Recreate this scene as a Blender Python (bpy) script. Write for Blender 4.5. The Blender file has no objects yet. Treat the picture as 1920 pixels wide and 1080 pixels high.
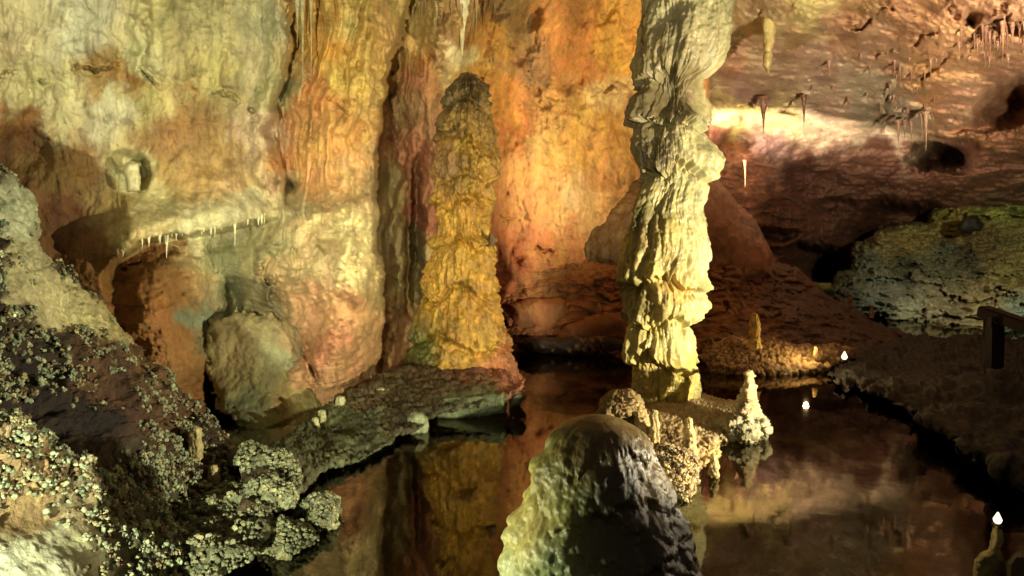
import bpy, math, random
import numpy as np
from mathutils import Vector
random.seed(4)
S = bpy.context.scene
COL = S.collection
# ------------------------------------------------------------------ camera
CAM_H, F = 1.6, 1200.0
PITCH = math.atan(80 / F)
cam = bpy.data.cameras.new('camera'); co = bpy.data.objects.new('camera', cam); COL.objects.link(co)
cam.sensor_width = 36; cam.lens = 36 * F / 1920; cam.clip_start = 0.05; cam.clip_end = 200
co.location = (0, 0, CAM_H); co.rotation_euler = (math.pi / 2 - PITCH, 0, 0)
S.camera = co
# ------------------------------------------------------------------ world, exposure
w = bpy.data.worlds.new('World'); S.world = w; w.use_nodes = True
bg = w.node_tree.nodes['Background']; bg.inputs[0].default_value = (0.95, 0.78, 0.52, 1); bg.inputs[1].default_value = 0.085
S.view_settings.view_transform = 'Standard'; S.view_settings.look = 'None'
S.view_settings.exposure = -0.05; S.view_settings.gamma = 1
S.cycles.max_bounces = 6; S.cycles.sample_clamp_indirect = 3.0
S.cycles.use_denoising = True

cp, sp = math.cos(PITCH), math.sin(PITCH)
def pt(px, py, D):
    """point at forward distance D seen in the direction of photo pixel px, py"""
    px = np.asarray(px, float); py = np.asarray(py, float); D = np.asarray(D, float)
    a = (px - 960) / F; b = -(py - 540) / F
    k = D / (cp + b * sp)
    x = a * k; y = D + 0 * k; z = CAM_H + k * (b * cp - sp)
    return np.stack(np.broadcast_arrays(x, y, z), -1)
def dz(py, z):
    """forward distance at which height z is seen at row py"""
    b = -(np.asarray(py, float) - 540) / F
    s = (b * cp - sp) / (cp + b * sp)
    return (z - CAM_H) / np.minimum(s, -1e-3)

# ------------------------------------------------------------------ lamps and added fill spots
def light(kind, name, loc, target, energy, color, size=0.08, cone=60, blend=0.6):
    l = bpy.data.lights.new(name, kind); o = bpy.data.objects.new(name, l); COL.objects.link(o)
    l.energy = energy; l.color = color; l.shadow_soft_size = size
    o.location = Vector([float(v) for v in loc])
    if kind == 'SPOT':
        l.spot_size = math.radians(cone); l.spot_blend = blend
        o.rotation_euler = (Vector([float(v) for v in target]) - o.location).to_track_quat('-Z', 'Y').to_euler()
    return o
light('SPOT', 'path_lamp_light', (-1.15, -1.4, 1.05), (-2.9, 3.4, 1.6), 2300, (1.0, 0.97, 0.70), 0.04, 70, 0.6)
light('SPOT', 'teal_lamp_light', (-0.98, 2.72, 0.08), (0.2, 3.05, 0.35), 85, (0.97, 1.0, 0.60), 0.04, 80, 0.8)
light('SPOT', 'wall_flood_light', (-2.4, 2.4, 2.9), pt(350, -20, 6.0), 145, (1.0, 0.92, 0.66), 0.1, 100, 1.0)
light('SPOT', 'amber_flood_light', (3.9, 3.2, 0.9), (-0.4, 5.45, 2.05), 1650, (1.0, 0.89, 0.62), 0.05, 84, 0.25)
light('SPOT', 'fold_flood_light', (-0.5, 2.8, 3.1), pt(650, 420, 7.0), 380, (1.0, 0.88, 0.60), 0.12, 46, 0.9)
light('SPOT', 'back_wall_light', pt(1262, 400, 8.6), pt(1060, 200, 11), 500, (1.0, 0.87, 0.48), 0.1, 124, 0.9)
light('SPOT', 'ceiling_light', pt(1290, 440, 12.6), pt(1570, 140, 12.8), 3100, (1.0, 0.83, 0.64), 0.08, 90, 0.5)
light('SPOT', 'near_ceiling_light', (4.4, 2.6, 1.0), pt(1720, -30, 9), 6200, (1.0, 0.85, 0.66), 0.15, 62, 1.0)
light('SPOT', 'strata_light', pt(2120, 300, 7.2), pt(1850, 450, 14), 1700, (1.0, 0.96, 0.66), 0.1, 60, 0.8)
light('SPOT', 'rim_light', (4.0, 4.5, 0.85), (0.98, 3.5, 0.35), 120, (1.0, 0.84, 0.56), 0.05, 34, 0.5)
light('SPOT', 'column_fill_light', (0.9, -0.6, 2.2), (1.62, 6.5, 3.3), 620, (1.0, 0.90, 0.66), 0.1, 24, 0.9)  # added fill for the front of the column, no known source
light('SPOT', 'pool_fill_light', (3.3, 2.4, 1.1), (1.95, 4.4, -0.6), 900, (0.92, 1.0, 0.5), 0.05, 30, 0.9)  # added spot to bring out the green patch on the pool floor

# ------------------------------------------------------------------ numpy noise
rng = np.random.RandomState(7)
PERM = rng.permutation(1024)
GR = rng.normal(size=(1024, 3)); GR /= np.linalg.norm(GR, axis=1)[:, None]
def hsh(i, j, k):
    return PERM[(PERM[(PERM[i & 1023] + j) & 1023] + k) & 1023]
def pn(p):
    p = np.asarray(p, float); i = np.floor(p).astype(int); f = p - i
    u = f * f * f * (f * (f * 6 - 15) + 10); out = 0
    for a in (0, 1):
        wa = u[..., 0] if a else 1 - u[..., 0]
        for b in (0, 1):
            wb = u[..., 1] if b else 1 - u[..., 1]
            for c in (0, 1):
                wc = u[..., 2] if c else 1 - u[..., 2]
                g = GR[hsh(i[..., 0] + a, i[..., 1] + b, i[..., 2] + c)]
                out = out + wa * wb * wc * (g[..., 0] * (f[..., 0] - a) + g[..., 1] * (f[..., 1] - b) + g[..., 2] * (f[..., 2] - c))
    return out * 1.6
def fbm(p, n=5, gain=0.5, off=0.0):
    p = np.asarray(p, float) + off; s = 0; a = 1.0
    for _ in range(n):
        s = s + a * pn(p); p = p * 2.03 + 17.1; a *= gain
    return s
def ridged(p, n=4, gain=0.55, off=0.0):
    p = np.asarray(p, float) + off; s = 0; a = 1.0
    for _ in range(n):
        s = s + a * (1 - 2 * np.abs(pn(p))); p = p * 2.07 + 9.7; a *= gain
    return s
def worley(p):
    """distance to the nearest feature point and a random value of its cell"""
    p = np.asarray(p, float); i = np.floor(p).astype(int); best = np.full(p.shape[:-1], 9.0); rid = np.zeros(p.shape[:-1])
    for a in (-1, 0, 1):
        for b in (-1, 0, 1):
            for c in (-1, 0, 1):
                h = hsh(i[..., 0] + a, i[..., 1] + b, i[..., 2] + c)
                q = np.stack([i[..., 0] + a, i[..., 1] + b, i[..., 2] + c], -1) + 0.5 + 0.45 * GR[h]
                d = np.sqrt(((p - q) ** 2).sum(-1)); m = d < best
                best = np.where(m, d, best); rid = np.where(m, h / 1024.0, rid)
    return best, rid
def ss(a, b, x):
    t = np.clip((x - a) / (b - a), 0, 1); return t * t * (3 - 2 * t)
def tps(ctrl, X, Y, smooth=0.0):
    c = np.array(ctrl, float); n = len(c); P = c[:, :2] / 500.0
    def U(r2): return 0.5 * r2 * np.log(r2 + 1e-9)
    d2 = ((P[:, None] - P[None]) ** 2).sum(-1)
    A = np.zeros((n + 3, n + 3)); A[:n, :n] = U(d2) + smooth * np.eye(n)
    A[:n, n] = 1; A[:n, n + 1:] = P; A[n, :n] = 1; A[n + 1:, :n] = P.T
    A += 1e-9 * np.eye(n + 3)
    s = np.linalg.solve(A, np.r_[c[:, 2], 0, 0, 0])
    x = X / 500.0; y = Y / 500.0
    r = s[n] + s[n + 1] * x + s[n + 2] * y
    for k in range(n): r = r + s[k] * U((x - P[k, 0]) ** 2 + (y - P[k, 1]) ** 2)
    return r
def lin(c):
    c = np.array(c, float) / 255.0
    return np.where(c <= 0.04045, c / 12.92, ((c + 0.055) / 1.055) ** 2.4)
def blend(ctrl, X, Y, s=25.0, p=2.2):
    """mineral stain colour, in places with lamp hue and shade in it: weighted blend of (px, py, r, g, b)"""
    W = 0; C = 0
    for (cx, cy, r, g, b) in ctrl:
        k = 1.0 / ((X - cx) ** 2 + (Y - cy) ** 2 + s * s) ** p * 1e8
        W = W + k; C = C + k[..., None] * lin((r, g, b))
    return C / W[..., None]
def seg_dist(X, Y, poly, closed=False):
    P = np.array(poly, float); n = len(P); best = np.full(X.shape, 1e18)
    for k in range(n if closed else n - 1):
        a = P[k]; b = P[(k + 1) % n]; d = b - a; L = (d ** 2).sum() + 1e-9
        t = np.clip(((X - a[0]) * d[0] + (Y - a[1]) * d[1]) / L, 0, 1)
        best = np.minimum(best, (X - a[0] - t * d[0]) ** 2 + (Y - a[1] - t * d[1]) ** 2)
    return np.sqrt(best)
def inside(X, Y, poly):
    P = np.array(poly, float); n = len(P); r = np.zeros(X.shape, bool)
    for k in range(n):
        x1, y1 = P[k]; x2, y2 = P[(k + 1) % n]
        if y1 == y2: continue
        c = ((y1 > Y) != (y2 > Y)) & (X < (x2 - x1) * (Y - y1) / (y2 - y1) + x1); r ^= c
    return r

# ------------------------------------------------------------------ mesh + material helpers
def mesh_obj(name, V, Q, C, mat, parent=None, smooth=True):
    me = bpy.data.meshes.new(name); V = np.ascontiguousarray(V.reshape(-1, 3), dtype=np.float32); Q = np.asarray(Q, dtype=np.int32)
    used = np.zeros(len(V), bool); used[Q.ravel()] = True
    idx = np.cumsum(used) - 1; V = V[used]; Q = idx[Q].astype(np.int32); C = np.asarray(C, dtype=np.float32).reshape(-1, 3)[used]
    me.vertices.add(len(V)); me.vertices.foreach_set('co', V.ravel())
    k = Q.shape[1]; me.loops.add(Q.size); me.loops.foreach_set('vertex_index', Q.ravel())
    me.polygons.add(len(Q)); me.polygons.foreach_set('loop_start', np.arange(0, Q.size, k, dtype=np.int32))
    me.polygons.foreach_set('loop_total', np.full(len(Q), k, dtype=np.int32))
    me.update(calc_edges=True)
    if smooth: me.shade_smooth()
    at = me.color_attributes.new('Col', 'FLOAT_COLOR', 'POINT')
    at.data.foreach_set('color', np.c_[C, np.ones(len(C), dtype=np.float32)].ravel().astype(np.float32))
    me.materials.append(mat); me.validate()
    o = bpy.data.objects.new(name, me); COL.objects.link(o)
    if parent: o.parent = parent
    return o
def tag(o, label=None, cat=None, group=None, kind=None):
    for k, v in (('label', label), ('category', cat), ('group', group), ('kind', kind)):
        if v: o[k] = v
    return o
def thing(name, label, cat, loc, group=None):
    o = bpy.data.objects.new(name, None); COL.objects.link(o); o.location = [float(v) for v in loc]; o.empty_display_size = 0.1
    return tag(o, label, cat, group)
def gridq(ny, nx):
    i = np.arange((ny - 1) * (nx - 1)); r = i // (nx - 1); c = i % (nx - 1); a = r * nx + c
    return np.stack([a, a + nx, a + nx + 1, a + 1], -1)

def rock_mat(name, rough=0.55, fine=60.0, bump=0.5, dist=0.02, var=0.45, spec=0.4, zs=1.0, sat=0.88):
    m = bpy.data.materials.new(name); m.use_nodes = True; nt = m.node_tree; N = nt.nodes; L = nt.links
    b = N['Principled BSDF']; b.inputs['Specular IOR Level'].default_value = spec
    at = N.new('ShaderNodeVertexColor'); at.layer_name = 'Col'
    tc = N.new('ShaderNodeTexCoord'); mp = N.new('ShaderNodeMapping'); mp.inputs['Scale'].default_value = (1, 1, zs)
    L.new(tc.outputs['Object'], mp.inputs['Vector'])
    def noise(sc, det=6, ro=0.6, di=0.0):
        n = N.new('ShaderNodeTexNoise'); n.inputs['Scale'].default_value = sc; n.inputs['Detail'].default_value = det
        n.inputs['Roughness'].default_value = ro; n.inputs['Distortion'].default_value = di; L.new(mp.outputs[0], n.inputs['Vector']); return n
    n1 = noise(fine * 0.13, 8, 0.65, 0.6); n2 = noise(fine, 8, 0.7); n3 = noise(fine * 0.3, 8, 0.68, 0.1)
    mr = N.new('ShaderNodeMapRange'); mr.inputs[1].default_value = 0.32; mr.inputs[2].default_value = 0.68
    mr.inputs[3].default_value = 1 - var; mr.inputs[4].default_value = 1 + var * 0.6; L.new(n1.outputs[0], mr.inputs[0])
    mr2 = N.new('ShaderNodeMapRange'); mr2.inputs[1].default_value = 0.35; mr2.inputs[2].default_value = 0.65
    mr2.inputs[3].default_value = 1 - var * 0.7; mr2.inputs[4].default_value = 1 + var * 0.5; L.new(n3.outputs[0], mr2.inputs[0])
    mu = N.new('ShaderNodeMath'); mu.operation = 'MULTIPLY'; L.new(mr.outputs[0], mu.inputs[0]); L.new(mr2.outputs[0], mu.inputs[1])
    vm = N.new('ShaderNodeVectorMath'); vm.operation = 'SCALE'; L.new(at.outputs[0], vm.inputs[0]); L.new(mu.outputs[0], vm.inputs['Scale'])
    hs = N.new('ShaderNodeHueSaturation'); L.new(vm.outputs[0], hs.inputs['Color'])
    hm = N.new('ShaderNodeMapRange'); hm.inputs[1].default_value = 0.3; hm.inputs[2].default_value = 0.7; hm.inputs[3].default_value = 0.498; hm.inputs[4].default_value = 0.525; hs.inputs['Saturation'].default_value = sat
    n4 = noise(fine * 0.07, 5, 0.6, 1.0); L.new(n4.outputs[0], hm.inputs[0]); L.new(hm.outputs[0], hs.inputs['Hue'])
    L.new(hs.outputs[0], b.inputs['Base Color'])
    rr = N.new('ShaderNodeMapRange'); rr.inputs[1].default_value = 0.35; rr.inputs[2].default_value = 0.65
    rr.inputs[3].default_value = max(0.12, rough - 0.22); rr.inputs[4].default_value = min(1, rough + 0.2); L.new(n3.outputs[0], rr.inputs[0]); L.new(rr.outputs[0], b.inputs['Roughness'])
    ad = N.new('ShaderNodeMath'); ad.operation = 'MULTIPLY_ADD'; ad.inputs[1].default_value = 1.7
    L.new(n3.outputs[0], ad.inputs[0]); L.new(n2.outputs[0], ad.inputs[2])
    bp = N.new('ShaderNodeBump'); bp.inputs['Strength'].default_value = bump; bp.inputs['Distance'].default_value = dist
    L.new(ad.outputs[0], bp.inputs['Height']); L.new(bp.outputs[0], b.inputs['Normal'])
    return m
def plain(name, col, rough=0.5, metal=0.0, emit=None, es=0.0):
    m = bpy.data.materials.new(name); m.use_nodes = True; N = m.node_tree.nodes; L = m.node_tree.links; b = N['Principled BSDF']
    b.inputs['Metallic'].default_value = metal; b.inputs['Specular IOR Level'].default_value = 0.15
    n = N.new('ShaderNodeTexNoise'); n.inputs['Scale'].default_value = 30; n.inputs['Detail'].default_value = 6
    r = N.new('ShaderNodeValToRGB'); r.color_ramp.elements[0].position = 0.35; r.color_ramp.elements[1].position = 0.7
    r.color_ramp.elements[0].color = (*[c * 0.6 for c in col], 1); r.color_ramp.elements[1].color = (*col, 1)
    L.new(n.outputs[0], r.inputs[0]); L.new(r.outputs[0], b.inputs['Base Color']); b.inputs['Roughness'].default_value = rough
    if emit: b.inputs['Emission Color'].default_value = (*emit, 1); b.inputs['Emission Strength'].default_value = es
    return m
M_WALL = rock_mat('cave_wall_limestone', 0.6, 46, 0.55, 0.028, 0.26, 0.35, 0.6, 0.93)
M_CEIL = rock_mat('cave_ceiling_limestone', 0.6, 30, 0.6, 0.03, 0.26, 0.35, 1.0, 0.86)
M_FLOW = rock_mat('wet_flowstone', 0.40, 60, 0.40, 0.010, 0.26, 0.5, 0.45)
M_GOLD = rock_mat('golden_flowstone', 0.36, 70, 0.8, 0.016, 0.5, 0.6, 0.6, 0.98)
M_CRUST = rock_mat('popcorn_crust', 0.6, 95, 0.8, 0.012, 0.45, 0.4)
M_MUD = rock_mat('dark_wet_rock', 0.5, 50, 0.9, 0.02, 0.5, 0.4)

# ------------------------------------------------------------------ relief builders
def relief(name, box, step, dfun, cfun, mat, parent=None):
    x0, x1, y0, y1 = box; nx = int((x1 - x0) / step) + 1; ny = int((y1 - y0) / step) + 1
    X, Y = np.meshgrid(np.linspace(x0, x1, nx), np.linspace(y0, y1, ny))
    D = dfun(X, Y); V = pt(X, Y, D); C = cfun(X, Y, V)
    return mesh_obj(name, V, gridq(ny, nx), C, mat, parent)

LAST = {}
def coral(parent, off, n, mask, r0, r1, cols, mat, seed=1, name='popcorn_coral'):
    """thousands of little calcite nodules grown on the last rock surface"""
    R = np.random.RandomState(seed); V = LAST['V'].reshape(-1, 3); Nn = LAST['N'].reshape(-1, 3); m = (mask * (LAST['sd'] > 3)).ravel().clip(0, None)
    A = np.linalg.norm(np.cross(np.gradient(LAST['V'], axis=0), np.gradient(LAST['V'], axis=1)), axis=2).ravel()
    m = m * np.minimum(A, np.percentile(A, 97)); k = R.choice(len(m), n, p=m / m.sum())
    t = (1 + 5 ** 0.5) / 2
    ico = np.array([(-1,t,0),(1,t,0),(-1,-t,0),(1,-t,0),(0,-1,t),(0,1,t),(0,-1,-t),(0,1,-t),(t,0,-1),(t,0,1),(-t,0,-1),(-t,0,1)], float); ico /= np.linalg.norm(ico[0])
    fc = [(0,11,5),(0,5,1),(0,1,7),(0,7,10),(0,10,11),(1,5,9),(5,11,4),(11,10,2),(10,7,6),(7,1,8),(3,9,4),(3,4,2),(3,2,6),(3,6,8),(3,8,9),(4,9,5),(2,4,11),(6,2,10),(8,6,7),(9,8,1)]
    vs = [tuple(v) for v in ico]; mid = {}; f2 = []
    def mp(a, b):
        q = (min(a, b), max(a, b))
        if q not in mid:
            v = (np.array(vs[a]) + np.array(vs[b])) / 2; v /= np.linalg.norm(v); vs.append(tuple(v)); mid[q] = len(vs) - 1
        return mid[q]
    for a, b, c in fc:
        x, y, z = mp(a, b), mp(b, c), mp(c, a); f2 += [(a, x, z), (b, y, x), (c, z, y), (x, y, z)]
    B = np.array(vs); Fc = np.array(f2)
    r = r0 + (r1 - r0) * R.rand(n) ** 2.2
    ns = n // 9; par = R.randint(ns, size=n); par[:ns] = np.arange(ns); k = k[par]
    T1 = np.cross(Nn[k], np.array([0.3, 0.2, 0.93])); T1 /= np.linalg.norm(T1, axis=1)[:, None] + 1e-9; T2 = np.cross(Nn[k], T1)
    cr = (r0 + r1) * (0.5 + 1.3 * R.rand(ns))[par]; an = R.rand(n) * 6.283; rd = cr * np.sqrt(R.rand(n)) * 1.25
    lift = (r * 0.25 + 0.9 * np.sqrt(np.clip(cr ** 2 * 1.6 - rd ** 2, 0, None)) * 0.55)
    P = V[k] + Nn[k] * lift[:, None] + T1 * (np.cos(an) * rd * 1.35)[:, None] + T2 * (np.sin(an) * rd * 0.8)[:, None]
    sc = r[:, None] * (0.75 + 0.5 * R.rand(n, 3))
    W = B[None] * (1 + 0.13 * R.normal(size=(n, len(B), 1)).clip(-1.5, 1.5)) * sc[:, None, :] + P[:, None, :]
    q = (Fc[None] + (np.arange(n) * len(B))[:, None, None]).reshape(-1, 3)
    c = np.array([lin(x) for x in cols]); w_ = R.rand(n, 1); ci = c[R.randint(len(c), size=ns)][par] * (0.7 + 0.45 * w_) * (0.75 + 0.5 * R.rand(ns, 1))[par]
    o = mesh_obj(name, W.reshape(-1, 3) - np.array(off), q, np.repeat(ci[:, None], len(B), 1), mat, parent)
    o['kind'] = 'stuff'
    return o

def rock(name, poly, ctrl, cfun, mat, step=2.2, T=0.5, inflate=60, rough=(0.05, 2.0), edge=8.0, disp=None, back=0.6, zfun=None, parent=None, seed=0.0, along_view=False):
    """a solid rock: outline in the picture, own distances (ctrl) and a real thickness T with a closed back"""
    P = np.array(poly, float); x0, y0 = P.min(0) - 14; x1, y1 = P.max(0) + 14
    nx = int((x1 - x0) / step) + 1; ny = int((y1 - y0) / step) + 1
    X, Y = np.meshgrid(np.linspace(x0, x1, nx), np.linspace(y0, y1, ny))
    sd = seg_dist(X, Y, poly, True); sd = np.where(inside(X, Y, poly), sd, -sd)
    q = np.stack([X / 46.0, Y / 46.0, 0 * X + seed], -1); sd = sd + edge * fbm(q, 4, 0.6)
    D0 = zfun(X, Y) if zfun else (tps(ctrl, X, Y, 1e-3) if len(ctrl) > 3 else np.full(X.shape, np.mean([c[2] for c in ctrl])))
    t = np.clip(sd / inflate, 0, 1); prof = np.sqrt(np.clip(1 - (1 - t) ** 2, 0, 1))
    base = pt(X, Y, D0)
    D = D0 + T * (1 - prof) + rough[0] * fbm(base * rough[1], 6, 0.55, seed + 3.3) * np.minimum(1, t * 3 + 0.15)
    V0 = pt(X, Y, D); dd = 0; C = None
    if disp is not None:
        dd = disp(X, Y, V0) * np.minimum(1, t * 4 + 0.2)
    du = np.gradient(V0, axis=1); dv = np.gradient(V0, axis=0); nn_ = np.cross(dv, du); nn_ /= np.linalg.norm(nn_, axis=2)[..., None] + 1e-12
    sg = np.sign((nn_ * (np.array([0, 0, CAM_H]) - V0)).sum(-1)); nn_ = nn_ * np.where(sg == 0, 1, sg)[..., None]
    for _ in range(6):
        q_ = np.pad(nn_, ((1, 1), (1, 1), (0, 0)), 'edge'); nn_ = (q_[:-2, 1:-1] + q_[2:, 1:-1] + q_[1:-1, :-2] + q_[1:-1, 2:] + q_[1:-1, 1:-1]) / 5
    nn_ /= np.linalg.norm(nn_, axis=2)[..., None] + 1e-12
    V = pt(X, Y, D - dd) if along_view else V0 + nn_ * (dd + 0 * X)[..., None]
    C = cfun(X, Y, V0)
    LAST.update(V=V, N=nn_, sd=sd, X=X, Y=Y)
    Q = gridq(ny, nx); ok = (sd.ravel()[Q] > -0.3).all(1); Qf = Q[ok]
    Vb = pt(X, Y, np.maximum(D0 + T + back * T * prof, D + 0.004)); n = V.shape[0] * V.shape[1]
    st = 1
    VV = np.concatenate([V.reshape(-1, 3), Vb.reshape(-1, 3)]); CC = np.concatenate([C.reshape(-1, 3)] * 2)
    return mesh_obj(name, VV, np.concatenate([Qf, Qf[:, ::-1] + n]), CC, mat, parent)

def flat(*c):
    c = lin(c)
    return lambda X, Y, V: np.broadcast_to(c, X.shape + (3,)) * (1 + 0.35 * fbm(V * 3.0, 4))[..., None].clip(0.4, 1.6)
def stain_and_light(ctrl, s=25.0, warp=22.0, p=2.2, amt=0.3):
    def f(X, Y, V):
        q = np.stack([X / 60.0, Y / 60.0, 0 * X], -1)
        wx = fbm(q, 5, 0.6, 2.1) * warp; wy = fbm(q, 5, 0.6, 8.4) * warp
        c = blend(ctrl, X + wx, Y + wy, s, p)
        return c * (1 + amt * fbm(V * 2.3, 5, 0.6))[..., None].clip(0.45, 1.7)
    return f
def popcorn(scale, amp, lo=0.55, cov=0.5, pale=(190, 190, 135), dark=(46, 28, 16), covs=1.2, seed=0.0, base=None):
    """knobbly cave coral: bumps and their pale mineral colour on darker mud, with the shade between them put in"""
    def field(V):
        p = V * scale; p = p + 0.35 * np.stack([pn(V * scale * 1.7 + 3), pn(V * scale * 1.7 + 31), pn(V * scale * 1.7 + 71)], -1)
        f, r = worley(p + seed); f2, r2 = worley(p * 2.1 + 5 + seed)
        m = fbm(V * covs, 4, 0.6, seed + 40)
        c = ss(cov - 0.25, cov + 0.15, 0.5 + m * 0.75 + (r - 0.5) * 0.7)
        k = ss(lo + 0.12, lo - 0.25, f)
        return k * c, ss(0.75, 0.2, f2), c
    def d(X, Y, V):
        k, k2, c = field(V); return amp * (k * (0.75 + 0.5 * k2)) + amp * 0.15 * k2
    def col(X, Y, V):
        k, k2, c = field(V); a = lin(pale); b = lin(dark); t = (k * (0.7 + 0.3 * k2)).clip(0, 1)
        bb = np.broadcast_to(b, X.shape + (3,)) if base is None else base(X, Y, V)
        return (bb * (1 - t[..., None]) + a * t[..., None]) * (1 + 0.3 * fbm(V * 5, 3))[..., None].clip(0.5, 1.5)
    return d, col

def flow_column(name, rows, D, tiers, cfun, mat, label, cat, part, amp=0.05, lip=0.03, flute=0.02, ffreq=5.0, fringe=0.035, wav=0.06,
                step=1.7, nth=420, depth=0.95, lump=0.04, seed=0.0, scal=0.0, pinch=0.04, knob=0.0, zf=0.9, inset=0.0, extra=None):
    R = np.array(rows, float); ys = np.arange(R[0, 0], R[-1, 0] + 0.1, step); n = len(ys)
    Lx = np.interp(ys, R[:, 0], R[:, 1]); Rx = np.interp(ys, R[:, 0], R[:, 2])
    k = np.ones(7) / 7; pad = lambda a: np.convolve(np.r_[[a[0]] * 3, a, [a[-1]] * 3], k, 'valid'); Lx, Rx = pad(Lx), pad(Rx)
    c = pt((Lx + Rx) / 2, ys, D); rx = np.abs(pt(Rx, ys, D)[:, 0] - pt(Lx, ys, D)[:, 0]) / 2
    th = np.linspace(0, 2 * np.pi, nth, endpoint=False); TH, Z = np.meshgrid(th, c[:, 2]); RR = np.repeat(rx[:, None], nth, 1)
    cx, sx = np.cos(TH), np.sin(TH)
    unit = np.stack([cx, sx, Z], -1)
    zt = [float(pt(960, y, D)[2]) for y in tiers]                      # lips, top to bottom
    edges = []
    for i, z0 in enumerate(zt):
        e = z0 + wav * pn(np.stack([cx * 1.3, sx * 1.3, 0 * cx + i * 3.7 + seed], -1))
        e = e + fringe * (pn(np.stack([cx * 5.5, sx * 5.5, 0 * cx + i * 5.1 + seed], -1)) + 0.7 * pn(np.stack([cx * 12, sx * 12, 0 * cx + i + seed], -1)))
        edges.append(e)
    top = float(c[0, 2]); bot = float(c[-1, 2]); idx = np.zeros(TH.shape, int)
    for e in edges: idx += (Z < e)
    E = [np.full(TH.shape, top + 0.3)] + edges + [np.full(TH.shape, bot - 0.3)]
    E = np.stack(E); hi = np.take_along_axis(E, idx[None], 0)[0]; lo = np.take_along_axis(E, idx[None] + 1, 0)[0]
    H = np.maximum(hi - lo, 0.02); h = (Z - lo).clip(0, None)
    prof = (1 - (h / H).clip(0, 1)) ** 0.8 * ss(0, lip, h + lip * 0.12)
    wob = 0.12 * pn(np.stack([cx * 2, sx * 2, Z * 1.6], -1) + seed)
    ct, st_ = np.cos(TH + wob), np.sin(TH + wob)
    f1 = 2.2 * np.sqrt(pn(np.stack([ct * ffreq * 0.75, st_ * ffreq * 0.75, Z * zf + idx * 3.3], -1) + seed) ** 2 + 0.004) - 0.45
    f2 = pn(np.stack([cx * ffreq * 0.4, sx * ffreq * 0.4, Z * 1.3 + idx * 1.7], -1) + seed)
    f3 = 2.0 * np.abs(pn(np.stack([ct * ffreq * 2.1, st_ * ffreq * 2.1, Z * zf * 2.6 + idx * 2.9], -1) + seed)) - 0.4
    near = 0.35 + 0.65 * prof
    varr = 0.8 + 0.4 * (0.5 + pn(np.stack([cx * 1.1, sx * 1.1, Z * 0.9 + idx * 5.7], -1) + seed + 4))
    d = amp * varr * (prof - 0.75) + flute * near * (f1 * 1.3 + f2 * 1.2 + f3 * 0.38)
    for e in edges: d = d - pinch * np.exp(-((Z - e + 0.035) / 0.03) ** 2) * varr
    P3 = np.stack([cx * RR, sx * RR, Z], -1)
    d = d + lump * fbm(P3 * 3.0, 4, 0.5, seed) + 0.006 * fbm(P3 * 22, 3, 0.6, seed)
    if knob: d = d + knob * (ss(0.75, 0.05, worley(P3 * np.array([9, 9, 6.5]) + 0.3 * pn(P3 * 9)[..., None])[0]) + 0.5 * ss(0.75, 0.1, worley(P3 * 21)[0]) - 0.6)
    if scal: d = d + scal * ridged(np.stack([cx * 1.2, sx * 1.2, Z * 16 + 1.5 * pn(P3 * 3)], -1), 2, 0.5, seed)
    if extra is not None: d = d + extra(TH, Z, P3)
    d = np.maximum(d - inset, -0.85 * RR)
    cap = np.minimum(1, RR / (0.10 if top > 2 else 0.34)); Rf = RR + d * cap
    V = np.stack([c[:, 0][:, None] + cx * Rf, D + sx * Rf * depth, Z + 0 * Rf], -1)
    apx = 960 + F * (V[..., 0]) / D; apy = np.repeat(ys[:, None], nth, 1)
    C = cfun(apx, apy, V)
    cols = np.arange(nth); a = (np.arange(n - 1)[:, None] * nth + cols[None]); b = (np.arange(n - 1)[:, None] * nth + (cols[None] + 1) % nth)
    Q = np.stack([a, a + nth, b + nth, b], -1).reshape(-1, 4); qi = idx.reshape(-1)[Q[:, 0]]
    root = thing(name, label, cat, (c[-1, 0], D, bot)); off = np.array([c[-1, 0], D, bot])
    Vf = V.reshape(-1, 3) - off; C = C.reshape(-1, 3)
    for i in range(len(zt) + 1):
        q = Q[qi == i]
        if len(q) > 10: mesh_obj(part[min(i, len(part) - 1)], Vf, q, C, mat, root)
    # closed top
    Vt = np.concatenate([Vf[:nth], Vf[:nth].mean(0)[None] + [[0, 0, 0.02]]]); qt = np.array([[i, (i + 1) % nth, nth] for i in range(nth)])
    mesh_obj('tip', Vt, qt, np.concatenate([C[:nth], C[:1]]), mat, root)
    return root

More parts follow.
